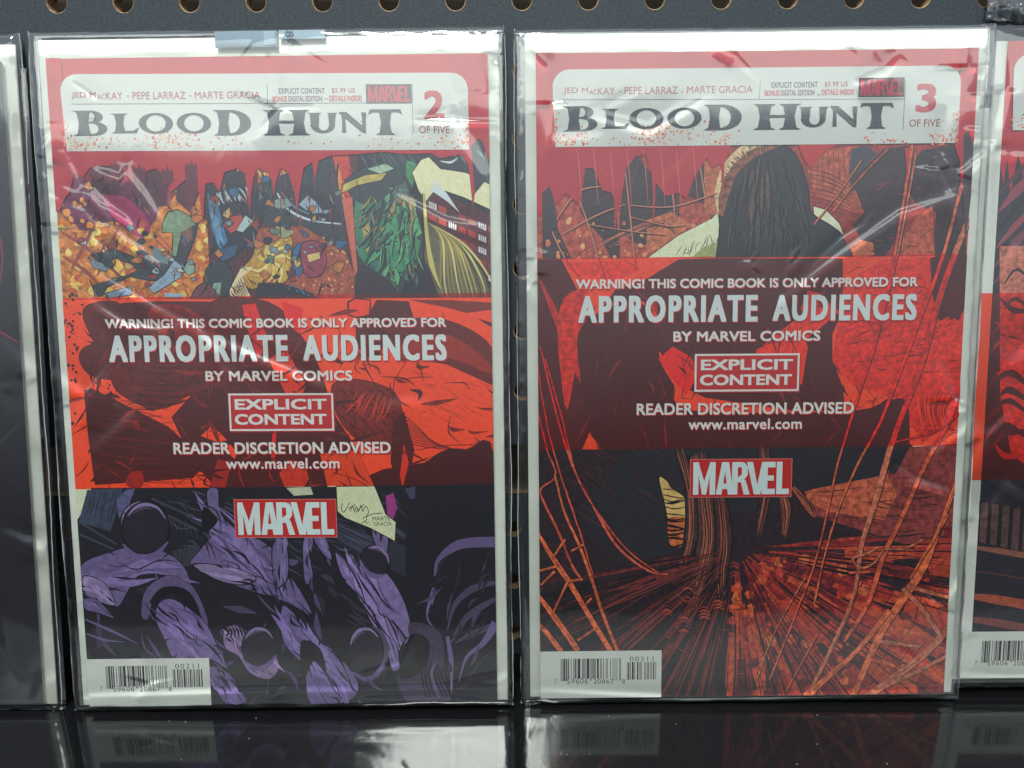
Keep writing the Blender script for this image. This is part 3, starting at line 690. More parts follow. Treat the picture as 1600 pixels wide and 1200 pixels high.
        p.poly(pl, c, .5, ink=1.8); q = pl[0]; p.line([pl[0], ((pl[1][0]+pl[2][0])/2, (pl[1][1]+pl[2][1])/2)], [1, 2.5, .5], (132, 196, 150), sm=False)
    p.poly([(628, 302), (644, 308), (650, 340), (636, 348), (630, 324)], (166, 142, 84), .4, ink=1.4)
    for _ in range(26):
        x, y = r.uniform(585, 655), r.uniform(320, 440); p.line([(x, y), (x+r.uniform(-8, 8), y+r.uniform(6, 20))], [.4, 1.8, .3], K, sm=False)
    for _ in range(70):
        x, y = r.uniform(572, 655), r.uniform(300, 430); a = 1.9+(x-610)*-.012+r.uniform(-.35, .35); l = r.uniform(10, 42); w = r.uniform(2, 9); b_ = r.uniform(-5, 5)
        q = [(x, y), (x+l*.5*math.cos(a)+b_, y+l*.5*math.sin(a)), (x+l*math.cos(a), y+l*math.sin(a))]
        p.line([(u+1, v+1) for u, v in q], [.3, w+2.4, .3], K); p.line(q, [.3, w, .3], r.choice([(74, 156, 110), (58, 118, 92), (46, 84, 78), (104, 168, 122), (150, 140, 86), (66, 104, 100), (52, 128, 92)]), tex=.5)
    # city right with lit windows
    p.poly([(560, 232), (770, 228), (774, 300), (700, 262), (652, 250), (600, 250)], (54, 58, 68), .3)
    p.hatch((560, 236), (640, 234), (572, 262), (660, 258), 9, 2.2, (86, 96, 106)); p.hatch((700, 236), (764, 240), (712, 248), (772, 270), 5, 3, (92, 130, 122), 2)
    p.poly([(664, 290), (776, 336), (778, 440), (700, 378), (668, 340)], (92, 44, 52), .6)
    for i in range(7):
        for j in range(6):
            x, y = 672+i*15.5, 312+j*19+i*6.4
            if x < 770 and y < 430+(x-770)*.5:
                c = r.choice([(172, 56, 54), (150, 50, 52), (70, 44, 56), (190, 70, 60), (228, 224, 226), (96, 54, 62)])
                p.poly([(x, y), (x+12, y+5), (x+12, y+14), (x, y+9)], c, .4)
                if c[1] > 200:
                    for u in (3, 6, 9): p.line([(x+u, y+1), (x+u, y+12)], 1.0, (110, 70, 80), sm=False)
    for _ in range(230):
        x, y = r.uniform(130, 660), r.uniform(262, 462); a = r.uniform(.6, 2.2); l = r.uniform(5, 26)
        p.line([(x, y), (x+l*.5*math.cos(a)+r.uniform(-3, 3), y+l*.5*math.sin(a)), (x+l*math.cos(a), y+l*math.sin(a))], [.3, r.uniform(.8, 2.8), .3], r.choice([K, K, K, (52, 46, 54), (170, 120, 90), (120, 130, 134), (176, 82, 70)]))
    # pale beam
    p.poly([(646, 268), (660, 248), (672, 244), (690, 262), (730, 268), (776, 290), (778, 330), (726, 306), (684, 292), (668, 312), (656, 296)], (236, 232, 186), .12, ink=1)
    p.poly([(682, 280), (700, 300), (720, 330), (700, 312), (676, 296)], (214, 226, 226)); p.line([(690, 250), (706, 252), (716, 246)], [1, 4, 1], (214, 218, 216))
    # ochre cloth
    p.poly([(668, 340), (684, 356), (718, 372), (744, 396), (760, 430), (778, 470), (730, 488), (690, 470), (676, 430), (664, 400)], (108, 100, 76), .5, ink=1.6)
    for k in range(13):
        t = k/12; p.line([(672+8*t, 346+4*t), (690+40*t, 370+12*t), (690+78*t, 440-6*t), (700+74*t, 476)], [.6, 4.2, 2, .6], r.choice([(206, 186, 104), (178, 158, 88), (222, 206, 132), (150, 134, 80), (60, 58, 50)]))
    p.line([(664, 300), (668, 360), (676, 410), (690, 448)], [5, 6, 8, 1], (206, 192, 108)); p.line([(662, 300), (665, 360), (672, 412), (688, 450)], 1, K)
    p.poly([(555, 410), (572, 412), (612, 436), (632, 470), (556, 472)], (58, 48, 58), .2)
    p.poly([(536, 310), (552, 306), (560, 420), (556, 430)], (206, 104, 84), .2)
    # --- below: everything from y 463 to 758 is overprinted by the red band
    p.poly([(94, 468), (775, 462), (780, 700), (600, 730), (520, 765), (112, 770)], (236, 228, 190), .12)
    p.poly([(130, 480), (180, 470), (196, 500), (190, 540), (166, 560), (138, 520)], (78, 66, 70), .5, True, 1.8)
    p.poly([(160, 480), (340, 470), (396, 480), (470, 520), (510, 600), (520, 690), (470, 700), (340, 640), (250, 610), (196, 560)], (66, 58, 62), .8, True)
    p.poly([(230, 484), (290, 478), (340, 520), (350, 566), (262, 560)], (120, 100, 96), .9, True)
    p.poly([(330, 470), (420, 470), (470, 520), (480, 600), (440, 650), (392, 600), (360, 540)], (74, 52, 56), .6, True, 1.6)
    p.poly([(440, 468), (475, 480), (468, 520), (448, 502)], (220, 80, 70), .2); p.poly([(378, 474), (400, 472), (420, 530), (404, 560), (386, 510)], (216, 88, 70), .3, ink=1)
    p.poly([(420, 560), (446, 540), (480, 600), (460, 640)], (224, 190, 150), .3, ink=1)
    # big brown cylinders: trunk-like forms
    p.poly([(122, 560), (134, 540), (180, 534), (214, 552), (214, 580), (180, 592), (140, 586)], (74, 62, 66), .3, True, 2.2)
    p.poly([(196, 560), (340, 556), (352, 606), (320, 640), (240, 640), (176, 604)], (88, 74, 76), .7, True, 1.8)
    for k in range(22):
        y = 562+k*3.4; p.line([(r.uniform(180, 210), y), (260, y+r.uniform(4, 12)), (r.uniform(300, 345), y-r.uniform(0, 6))], [.4, 1.8, .4], K)
    p.poly([(560, 500), (586, 486), (600, 520), (590, 560), (562, 540)], (58, 54, 60), .2, True, 1.6); p.poly([(545, 470), (556, 464), (580, 466), (580, 490), (560, 494), (546, 490)], (232, 196, 170), .1, ink=3.5)
    p.poly([(590, 466), (640, 468), (650, 500), (610, 530), (560, 520)], (60, 56, 60), .4); p.poly([(640, 466), (700, 466), (775, 470), (776, 480), (730, 486), (700, 478)], (112, 106, 84), .4)
    # orange wings of rock, right of the band
    p.poly([(600, 510), (680, 494), (750, 520), (776, 560), (776, 640), (700, 600), (640, 560)], (90, 74, 74), .6, True, 1.8)
    p.poly([(620, 540), (700, 520), (762, 560), (768, 580), (700, 556), (640, 566)], (140, 124, 110), .3, True)
    p.poly([(618, 590), (640, 556), (700, 566), (776, 600), (778, 690), (700, 692), (650, 700), (622, 680), (612, 630)], (236, 224, 190), .15, ink=1.4)
    for k in range(60):
        x, y = r.uniform(640, 772), r.uniform(574, 650); a = .45+r.uniform(-.2, .2); l = r.uniform(6, 26)
        p.line([(x, y), (x+l*math.cos(a), y+l*math.sin(a))], [.4, r.uniform(1.5, 6), .4], r.choice([(120, 108, 100), (88, 78, 78), (60, 54, 58)]), sm=False)
    for k in range(9): p.line([(622, 640+k*3), (650, 660+k*4), (690+k*6, 700)], [.5, 1.5, .4], K)
    # scaly forms
    p.poly([(520, 600), (560, 590), (618, 610), (630, 660), (610, 700), (560, 684), (530, 650)], (108, 92, 88), .6, True, 1.8)
    for i in range(6):
        for j in range(4): p.line([(530+i*15, 606+j*20), (540+i*15, 612+j*20+r.uniform(-3, 3)), (544+i*15, 624+j*20)], [.8, 2.6, .6], K)
    p.hatch((560, 610), (612, 618), (540, 640), (600, 660), 14, 2.4, (190, 170, 150), 5)
    p.poly([(616, 660), (632, 640), (648, 700), (640, 740), (630, 768), (612, 720)], (58, 50, 58), .2, ink=2); p.poly([(632, 690), (640, 720), (630, 758), (626, 740)], (206, 150, 160), .1)
    # lintel blocks
    p.poly([(130, 612), (140, 606), (262, 666), (300, 700), (340, 690), (344, 700), (300, 745), (146, 757), (136, 680)], (50, 46, 54), .3, ink=2)
    p.poly([(130, 608), (265, 668), (268, 682), (140, 622)], (60, 52, 58), .3, ink=1)
    for k in range(26):
        y = 630+k*4.6; p.line([(140+k*.5, y), (200, y+r.uniform(2, 12)), (r.uniform(230, 330), y+r.uniform(4, 22))], [.4, 1.8, .4], r.choice([(88, 74, 80), (36, 34, 40)]))
    p.poly([(262, 640), (330, 600), (520, 640), (560, 700), (520, 768), (340, 765), (300, 720)], (54, 48, 54), .4)
    p.poly([(312, 680), (330, 664), (346, 676), (372, 706), (366, 716), (340, 690)], (238, 220, 180), .1, ink=1.2); p.poly([(262, 636), (300, 614), (262, 656), (240, 640)], (238, 226, 190), .1)
    p.poly([(340, 716), (362, 720), (350, 766), (326, 762)], (150, 104, 120), .3); p.poly([(200, 740), (220, 736), (220, 760), (196, 758)], (150, 96, 100), .3, True)
    p.poly([(436, 738), (450, 716), (476, 720), (484, 745), (470, 770), (446, 762)], (196, 160, 140), .4, ink=1.2); p.poly([(426, 676), (432, 672), (430, 720), (424, 716)], (220, 60, 60))
    p.poly([(500, 706), (560, 700), (590, 766), (470, 775), (512, 758)], (214, 206, 164), .2, ink=1.2); p.line([(520, 735), (560, 748), (592, 768)], 1.2, K)
    p.spray(112, 560, 8, 50, 34, K, .8, 3.0); p.spray(108, 500, 8, 20, 16, K, .6, 2.6); p.spray(160, 610, 16, 8, 14, K, .8, 2.8)
    for _ in range(150):
        x, y = r.uniform(130, 620), r.uniform(475, 750); a = r.choice([.5, 1.2, 2.4])+r.uniform(-.3, .3); l = r.uniform(8, 46)
        p.line([(x, y), (x+l*.5*math.cos(a)+r.uniform(-5, 5), y+l*.5*math.sin(a)), (x+l*math.cos(a), y+l*math.sin(a))], [.3, r.uniform(1, 4.5), .3], r.choice([K, K, (44, 38, 44), (120, 96, 92), (150, 112, 100), (92, 66, 72)]), tex=.4)
    for _ in range(120):
        x, y = r.uniform(125, 770), r.uniform(476, 752); a = r.uniform(-.4, 1.6); l = r.uniform(14, 60); b_ = r.uniform(-12, 12)
        p.line([(x, y), (x+l*.5*math.cos(a)+b_, y+l*.5*math.sin(a)-b_*.5), (x+l*math.cos(a), y+l*math.sin(a))], [.3, r.uniform(1.5, 9), .3], r.choice([(70, 62, 66), (96, 80, 80), (50, 46, 52), (120, 98, 92), (40, 36, 42)]), tex=.9)
    # --- bottom half
    p.poly([(112, 764), (133, 762), (132, 790), (118, 812)], (218, 222, 188), .1)
    p.poly([(118, 812), (134, 790), (140, 762), (520, 758), (780, 750), (790, 1110), (120, 1115)], (38, 37, 44), .2)
    p.poly([(134, 765), (190, 762), (180, 800), (170, 830), (120, 815)], (68, 74, 96), .5); p.hatch((140, 766), (184, 764), (126, 812), (172, 826), 7, 2, (44, 46, 60), 2)
    for a, b in (((120, 815), (180, 850)), ((122, 835), (176, 858)), ((236, 778), (312, 812)), ((236, 792), (330, 838)), ((300, 766), (330, 775)), ((350, 790), (372, 800))):
        p.line([a, b], [4, 6, 3], (66, 68, 82), sm=False)
    for k in range(7): p.line([(262+k*8, 806+k*3), (268+k*8, 826+k*3)], [1, 6, 1], (74, 74, 84), sm=False)
    for k in range(5): p.poly([(266+k*9, 860-k*3), (296+k*4, 852), (306, 880), (280, 886)], (60+10*(k % 2), 62, 74), .2, ink=1.2)
    p.poly([(178, 780), (196, 764), (210, 762), (200, 790), (184, 810)], (96, 94, 134), .4, ink=1.4)
    p.poly([(186, 822), (192, 796), (216, 780), (246, 786), (262, 810), (262, 846), (240, 866), (204, 858)], (34, 32, 38), 0, True, 2)
    p.poly([(187, 824), (192, 798), (214, 783), (240, 788), (256, 806), (262, 830), (250, 806), (226, 792), (210, 806), (200, 822), (190, 832)], PL, .2, True)
    def cloth(pts, col=PU, n=9, tex=.35, ink=2.0):
        p.poly(pts, col, tex, True, ink)
        A = np.array(pts, float); mu = A.mean(0); w_, v_ = np.linalg.eigh(np.cov((A-mu).T)); ax = v_[:, 1]; sd = math.sqrt(w_[1]); tv = math.sqrt(max(w_[0], 1)); pr_ = v_[:, 0]
        li = tuple(min(255, int(c*1.2)) for c in col)
        for k in range(n//2+2):          # lit strips, then ink folds, all along the run of the cloth
            o = mu+ax*r.uniform(-1, 1)*sd+pr_*r.uniform(-.8, .8)*tv; l = sd*r.uniform(.3, .8); bnd = r.uniform(-.35, .35)*tv
            p.line([o-ax*l, o+pr_*bnd, o+ax*l], [.4, r.uniform(3, .55*tv+3.2), .4], li, tex=.4)
        for k in range(int(n*1.6)):
            o = mu+ax*r.uniform(-1.25, 1.25)*sd+pr_*r.uniform(-1, 1)*tv; l = sd*r.uniform(.15, .6); bnd = r.uniform(-.4, .4)*tv
            p.line([o-ax*l, o+pr_*bnd, o+ax*l+pr_*r.uniform(-.3, .3)*tv], [.3, r.uniform(1.4, 5.5), .3], r.choice([K, K, (44, 40, 52), (92, 78, 118)]))
        for k in range(n//2):            # short frayed ticks at the rim
            q = A[r.randrange(len(A))]; d = (mu-q)*r.uniform(.1, .3); p.line([q, q+d+pr_*r.uniform(-4, 4)], [3.2, .3], K, sm=False)
    def litter(x0, y0, x1, y1, n, cols, ang, spread, l0, l1, w0, w1, tex=.4, ink=0):
        for _ in range(n):
            x, y = r.uniform(x0, x1), r.uniform(y0, y1); a = ang+r.uniform(-spread, spread); l = r.uniform(l0, l1); b = r.uniform(-.25, .25)*l; w = r.uniform(w0, w1)
            q = [(x, y), (x+l*.5*math.cos(a)-b*math.sin(a), y+l*.5*math.sin(a)+b*math.cos(a)), (x+l*math.cos(a), y+l*math.sin(a))]
            if ink: p.line(q, [1, w+ink, 1], K)
            p.line(q, [.3, w, .3], r.choice(cols), tex=tex)
    litter(130, 860, 770, 1090, 120, [PD, (58, 54, 68), (64, 60, 82), (92, 78, 120)], .9, .9, 14, 60, 3, 13, ink=2)
    litter(130, 770, 640, 860, 70, [(62, 66, 82), (74, 76, 92), (54, 54, 68)], .45, .15, 14, 70, 1.5, 5)
    cloth([(122, 884), (170, 862), (216, 852), (262, 864), (290, 890), (300, 930), (270, 905), (226, 890), (200, 920), (180, 948), (150, 925), (126, 930)])
    cloth([(128, 900), (160, 910), (178, 945), (150, 940), (128, 925)], PL, 4); cloth([(130, 935), (150, 938), (176, 966), (150, 958), (130, 952)], PU, 3)
    p.line([(130, 968), (170, 985), (214, 1006)], [2, 5, .5], PU); p.line([(132, 990), (160, 1000), (192, 1003)], [2, 4, .5], PU)
    p.poly([(218, 960), (226, 920), (262, 898), (300, 915), (322, 960), (322, 980), (300, 940), (266, 916), (240, 930), (230, 966)], (104, 88, 130), .3, True, 1.6)
    p.poly([(232, 940), (250, 918), (280, 916), (300, 930), (312, 960), (296, 950), (268, 926), (244, 940)], K, 0, True)
    cloth([(244, 945), (262, 934), (286, 944), (320, 972), (340, 1010), (356, 1046), (330, 1030), (300, 1026), (270, 1028), (256, 1000), (242, 970)], (126, 106, 160), 12)
    cloth([(326, 1040), (356, 1050), (376, 1078), (384, 1096), (352, 1098), (334, 1070)], (116, 98, 150), 6)
    cloth([(322, 768), (340, 762), (342, 790), (350, 808), (372, 826), (420, 850), (440, 880), (470, 920), (488, 960), (450, 940), (400, 924), (360, 910), (330, 885), (296, 880), (316, 852), (330, 830)], PU, 20)
    p.poly([(318, 790), (332, 800), (340, 812), (322, 830), (314, 812)], K, 0, True)
    cloth([(300, 880), (360, 884), (400, 900), (380, 912), (340, 905)], PL, 5)
    cloth([(350, 980), (372, 976), (400, 990), (424, 1010), (436, 1040), (420, 1060), (390, 1050), (372, 1024), (350, 1010)], (150, 124, 168), 12)
    for k in range(10): p.line([(348+k*6, 976), (356+k*5, 984), (352+k*7, 996)], [1, 4, .5], K)
    cloth([(426, 850), (440, 838), (450, 860), (450, 900), (432, 916), (426, 890)], (108, 98, 140), 4)
    cloth([(474, 842), (490, 838), (486, 870), (490, 900), (478, 910), (474, 880)], PU, 4); cloth([(490, 838), (508, 836), (520, 870), (508, 866)], PU, 3)
    cloth([(440, 945), (462, 958), (500, 1000), (522, 1014), (560, 1062), (546, 1092), (486, 1098), (474, 1040), (442, 1000)], (120, 102, 156), 16)
    p.poly([(470, 1000), (500, 1010), (510, 1050), (490, 1030), (474, 1060)], K, 0, True)
    cloth([(524, 860), (540, 872), (560, 880), (600, 888), (630, 930), (644, 980), (640, 1020), (616, 1046), (604, 1010), (586, 960), (564, 930), (536, 900)], (132, 112, 164), 16)
    p.poly([(566, 870), (586, 850), (606, 856), (612, 880), (592, 890), (570, 884)], (28, 26, 32), 0, True, 1); p.line([(574, 862), (590, 850), (604, 856)], [1, 5, 1], PD)
    p.poly([(548, 1010), (560, 985), (586, 976), (604, 1000), (600, 1040), (580, 1056), (556, 1044)], (30, 27, 36), 0, True, 1.5); p.line([(560, 990), (586, 978), (604, 1004), (598, 1040), (586, 1050)], [2, 9, 8, 2], PD)
    p.poly([(520, 806), (590, 838), (640, 850), (640, 900), (560, 862), (522, 836)], (52, 52, 66), .3); p.hatch((524, 810), (524, 836), (612, 842), (612, 880), 7, 2.6, (78, 78, 100), 3)
    cloth([(582, 824), (598, 820), (608, 840), (604, 862), (588, 848)], PU, 3)
    for hx_, hy_, rx_, ry_, an in ((226, 824, 36, 40, .3), (588, 872, 24, 20, .8), (572, 1014, 27, 38, 0), (648, 1016, 22, 30, .4), (404, 1008, 26, 30, .2)):
        E_ = lambda q, k, ox=0, oy=0: (hx_+ox+k*(rx_*math.cos(q)*math.cos(an)-ry_*math.sin(q)*math.sin(an)), hy_+oy+k*(rx_*math.cos(q)*math.sin(an)+ry_*math.sin(q)*math.cos(an)))
        p.poly([E_(q*.5236, 1.07) for q in range(12)], K, 0, True); p.poly([E_(q*.5236, 1) for q in range(12)], (44, 40, 52), .3, True)
        p.line([E_(q, .93) for q in (3.4, 3.9, 4.4, 5.0, 5.6)], [1, 5, 6, 4, 1], (142, 120, 168)); p.line([E_(q, .8) for q in (3.6, 4.2, 4.8)], [.5, 5, .5], PD)
        for k in range(9): q = r.uniform(0, 6.2); p.line([E_(q, .8), E_(q+.3, .5, 2, 3)], [.4, 3, .4], r.choice([(30, 28, 34), (62, 56, 74)]))
        p.line([E_(q, 1.15) for q in (.2, .9, 1.6, 2.3)], [2, 9, 8, 2], (112, 94, 142), tex=.4)
    # large dark mass, right
    p.poly([(640, 770), (650, 736), (690, 702), (730, 698), (776, 716), (782, 1096), (700, 1096), (660, 1000), (636, 900)], (36, 34, 42), .12, True)
    p.line([(680, 896), (688, 870), (720, 846), (776, 842)], [2, 10, 16, 18], (104, 88, 130)); p.line([(676, 940), (680, 915), (668, 960), (690, 985)], [2, 8, 3, 1], PU)
    for a in ([(700, 980), (712, 940), (740, 915), (776, 905)], [(706, 1000), (730, 960), (776, 930)], [(712, 1000), (740, 985), (776, 970)]): p.line(a, [2, 8, 12, 6], PD)
    p.line([(776, 968), (756, 1000), (730, 1022), (718, 1060)], [16, 9, 5, 1], PU); p.line([(700, 990), (706, 1030), (706, 1080)], [6, 8, 1], (116, 98, 144))
    p.poly([(640, 970), (690, 985), (696, 1060), (704, 1096), (640, 1096), (620, 1050), (650, 1030)], (72, 62, 86), .3, True, 1.4)
    for k in range(7): p.line([(664+k*6, 1024+k*2), (660+k*5, 1050), (666+k*7, 1086)], [1, 4, 1], r.choice([K, PU]))
    p.poly([(636, 1000), (650, 985), (672, 1000), (664, 1040), (640, 1056), (624, 1050)], (28, 26, 32), 0, True)
    litter(690, 850, 776, 1090, 26, [PD, (56, 50, 66), (50, 46, 58)], 2.2, .5, 16, 60, 2, 8)
    p.poly([(604, 772), (616, 766), (622, 790), (614, 812), (606, 800)], (160, 62, 130), .2); p.poly([(634, 760), (650, 756), (650, 775), (642, 776)], (74, 70, 100))
    p.hatch((560, 935), (536, 965), (592, 955), (570, 985), 6, 3, (66, 62, 80), 3)
    # signed paper scrap
    p.poly([(526, 757), (586, 756), (592, 770), (604, 800), (620, 812), (618, 842), (580, 822), (540, 806), (528, 796)], (216, 220, 180), .12, ink=1.6)
    p.poly([(448, 760), (486, 758), (490, 770), (460, 772)], (196, 200, 170), .3)
    sg = [[(536, 783), (534, 792), (538, 797), (544, 788), (547, 782)], [(548, 796), (552, 788), (555, 796), (558, 788), (561, 796), (565, 786), (568, 796), (572, 787), (577, 796), (574, 804), (582, 800), (598, 798)]]
    for q in sg: p.line(q, 1.2, K)
    for q in ([(545, 792), (556, 785)], [(556, 798), (570, 784)], [(568, 808), (572, 803), (574, 808), (570, 812)], [(566, 815), (570, 811), (573, 814), (577, 812)]): p.line(q, 1.1, K)
    f = Print(hm, CW, CH, p.z, 3); f.V, f.F, f.K = p.V, p.F, p.K
    letter(f, 'MARTE', 583, 804, 611, 809.5, K, 0); letter(f, 'GRACIA', 585, 812, 613, 817.5, K, 0); p.z = f.z
    # --- drips from the masthead
    edge = [(70, 228), (776, 226), (776, 250), (764, 262), (758, 232), (748, 250), (744, 300), (741, 322), (738, 296), (734, 256), (722, 240), (690, 246), (676, 238), (640, 240), (600, 236), (560, 240), (520, 242), (500, 250), (494, 282), (490, 252), (476, 262), (470, 300), (466, 330), (462, 300), (452, 268), (440, 262), (432, 286), (430, 306), (426, 280), (420, 268), (404, 262), (398, 276), (394, 300), (392, 336), (389, 300), (384, 270), (372, 262), (352, 268), (344, 300), (336, 284), (322, 286), (318, 350), (312, 300), (300, 292), (290, 280), (268, 300), (260, 276), (244, 262), (228, 268), (214, 262), (200, 256), (180, 260), (160, 258), (140, 262), (130, 276), (116, 270), (108, 300), (100, 310), (92, 330), (80, 330)]
    p.poly([(62, 90), (95, 90), (106, 240), (112, 262), (104, 300), (94, 320), (86, 300)], INKR); p.poly([(733, 90), (790, 90), (790, 236), (733, 234)], INKR)
    p.poly(edge[:4]+edge[4:], (186, 44, 56), .12)
    for x, y, h in ((182, 262, 22), (218, 268, 30), (262, 270, 20), (300, 262, 60), (150, 270, 12)):
        p.poly([(x-10, y), (x-8, y-8), (x-3, y-4), (x, y-14), (x+4, y-3), (x+9, y-8), (x+11, y+h*.6), (x+3, y+h), (x-8, y+h*.8)], (104, 40, 54), .3)
    p.poly([(744, 300), (738, 228), (750, 214), (758, 222), (762, 246), (770, 250), (770, 268)], (56, 54, 64), .2); p.hatch((744, 232), (770, 240), (752, 240), (774, 262), 4, 3, (120, 150, 150), 1)
    pass
    return p

def art_third(hm):
    p = Print(hm, CW, CH, .06, 23); r = p.r
    K = (34, 30, 34); OR = (214, 104, 66); SA = (196, 84, 66); DR = (112, 40, 42); SLT = (52, 52, 58)
    p.poly([(820, 70), (1545, 60), (1500, 1100), (820, 1110)], INKR)
    p.poly([(820, 226), (1510, 222), (1500, 1100), (820, 1110)], (168, 60, 56), .7)
    # haze with ruins
    p.poly([(838, 300), (860, 290), (900, 320), (946, 300), (1000, 330), (1130, 310), (1132, 420), (838, 420)], (188, 84, 70), .9)
    for pl in ([(905, 330), (914, 262), (926, 240), (936, 268), (960, 300), (968, 400), (960, 420), (940, 372), (920, 350)], [(966, 360), (974, 268), (984, 240), (998, 244), (1008, 260), (1030, 280), (1040, 300), (1060, 300), (1062, 350), (1030, 372), (1000, 384)],
               [(846, 330), (856, 312), (872, 360), (900, 420), (846, 420)], [(1066, 300), (1078, 290), (1086, 250), (1110, 236), (1116, 262), (1104, 320)]):
        p.poly(pl, (66, 56, 62), .35)
        for k in range(4):
            a, b = r.choice(pl), r.choice(pl); p.line([a, b], [.5, 1.6, .5], (150, 72, 66), sm=False)
    for k in range(60):
        x, y = r.uniform(850, 1120), r.uniform(340, 405); p.dot(x, y, r.uniform(1, 5), r.choice([(236, 150, 98), (222, 116, 80), (240, 176, 120)]), .4)
    p.poly([(1100, 250), (1134, 240), (1140, 330), (1130, 342), (1100, 330)], (196, 108, 76), .8)
    p.poly([(1010, 342), (1050, 330), (1080, 350), (1050, 372), (1010, 396)], (206, 116, 80), .8)
    for k in range(12): p.line([(900+k*10, 396-k*2), (960+k*8, 366-k*2), (1060, 318+k*6)], [.4, 1.6, .4], r.choice([(206, 122, 98), (96, 50, 52)]))
    # right upper: dark rubble, orange latticework
    p.poly([(1255, 234), (1340, 228), (1380, 260), (1360, 330), (1330, 330), (1270, 300)], (192, 92, 66), .9)
    for k in range(10): p.line([(1262+k*8, 236), (1258+k*9, 290+r.uniform(-8, 8))], [1, 2.5, 1], (112, 52, 48), sm=False)
    for k in range(9): p.line([(1256, 262+k*7), (1300, 272+k*7), (1340, 300+k*5)], [.6, 2, .6], (104, 48, 46))
    p.poly([(1330, 232), (1352, 226), (1372, 240), (1344, 290), (1330, 300), (1326, 270)], (70, 72, 80), .3)
    p.poly([(1350, 330), (1330, 280), (1380, 232), (1420, 226), (1416, 300), (1396, 380), (1380, 404), (1366, 410), (1356, 390), (1332, 350)], (66, 52, 58), .5)
    p.poly([(1420, 262), (1440, 234), (1490, 224), (1512, 226), (1508, 420), (1456, 420), (1462, 330), (1430, 316), (1416, 292)], (62, 50, 56), .5)
    p.poly([(1408, 372), (1430, 340), (1456, 320), (1460, 400), (1410, 402)], (202, 92, 70), .9); p.poly([(1330, 380), (1340, 372), (1364, 378), (1366, 396), (1350, 402), (1332, 400)], (206, 112, 78), .8)
    for k in range(46):
        x, y = r.uniform(1345, 1500), r.uniform(240, 400); a = r.uniform(-.7, .3); l = r.uniform(8, 30)
        p.line([(x, y), (x+l*.5, y+l*.5*a+r.uniform(-3, 3)), (x+l, y+l*a)], [.4, 1.8, .4], r.choice([(146, 62, 60), (96, 46, 50), (44, 38, 44)]))
    # --- central dark crag with a rounded top: a plain boulder lit from the upper left
    p.poly([(1010, 402), (1060, 366), (1112, 340), (1122, 330), (1130, 350), (1140, 400), (1120, 420), (1020, 420)], (232, 236, 196), .15, ink=1.6, ic=(96, 50, 44))
    p.hatch((1050, 402), (1132, 384), (1062, 384), (1134, 362), 12, 1.6, (70, 66, 56), 5); p.poly([(1076, 404), (1100, 384), (1134, 372), (1136, 404)], (166, 176, 110), .5)
    p.poly([(1270, 320), (1290, 326), (1312, 348), (1318, 366), (1290, 352), (1272, 340)], (230, 232, 196), .15, ink=1.6)
    p.poly([(1118, 404), (1124, 350), (1118, 300), (1130, 262), (1158, 232), (1190, 220), (1222, 224), (1246, 246), (1262, 290), (1268, 330), (1300, 352), (1318, 372), (1316, 420), (1110, 420)], SLT, .12, True, 2.4)
    for k in range(110):     # worn ribs of the rock, running down from its top
        t = r.uniform(-1, 1); d0 = r.uniform(.05, .8); d1 = d0+r.uniform(.12, .45); f = lambda d: (1196+t*(20+58*min(d, 1)**.7), 226+178*d)
        if d1 > 1: continue
        w = r.uniform(1.5, 10)*(1-abs(t)*.4); c = r.choice([(84, 74, 74), (66, 60, 64), (106, 80, 70), (60, 58, 66)] if t < .1 else [(60, 58, 64), (70, 66, 72)])
        q = [f(d0), f((d0+d1)/2), f(d1)]; q = [(x_+r.uniform(-3, 3), y_) for x_, y_ in q]
        p.line([(x_+1.5, y_) for x_, y_ in q], [.3, w+2.2, .3], (30, 28, 34)); p.line(q, [.3, w, .3], c, tex=.8)
    p.poly([(1121, 334), (1119, 302), (1131, 264), (1158, 234), (1190, 221), (1224, 225), (1206, 232), (1176, 246), (1150, 272), (1138, 304), (1130, 336)], (150, 92, 64), 1.0)
    rim = [(1122, 332), (1120, 303), (1132, 265), (1159, 235), (1190, 222), (1222, 226)]
    p.line(rim, [1, 7, 12, 14, 10, 1], (226, 196, 148), tex=.7)
    for k in range(46):      # light breaking over the edge, cut by cracks
        a = 3.15+k*.036; c0, s0 = math.cos(a), math.sin(a); e = r.uniform(44, 58)
        p.line([(1194+c0*r.uniform(62, 72), 292+s0*r.uniform(60, 70)), (1194+c0*e+r.uniform(-4, 4), 292+s0*e+r.uniform(-2, 5))], [r.uniform(.5, 2), r.uniform(1, 6), .3], r.choice([(52, 48, 54), (60, 46, 48), (94, 62, 52), (44, 42, 48), (206, 150, 104)]), tex=.5, sm=False)
    for q in ([(1180, 330), (1196, 352), (1190, 380)], [(1216, 300), (1228, 330), (1222, 350)], [(1240, 270), (1252, 310), (1250, 344)], [(1150, 350), (1166, 372), (1160, 400)]): p.line(q, [.5, 2.2, .5], (74, 72, 78))
    # --- overprinted by the red band (y 402 to 700)
    p.poly([(838, 404), (1512, 398), (1500, 706), (838, 706)], (232, 214, 170), .25)
    p.poly([(880, 410), (980, 406), (1000, 420), (960, 440), (900, 430)], (226, 150, 120), .8); p.poly([(1100, 540), (1040, 520), (1030, 470), (1060, 440), (1000, 430), (980, 450), (990, 490)], (236, 170, 110), .3)
    # left rays of dark rubble
    p.poly([(838, 404), (876, 404), (900, 450), (920, 470), (934, 520), (960, 580), (900, 720), (838, 720)], (58, 42, 46), .5)
    for k in range(18):
        x = 842+k*5; p.line([(x-8, 420+k*9), (x+14, 470+k*11), (x+44, 560+k*10)], [.6, r.uniform(2, 7), .6], r.choice([(190, 96, 90), (160, 70, 72), (210, 130, 110)]), tex=.6)
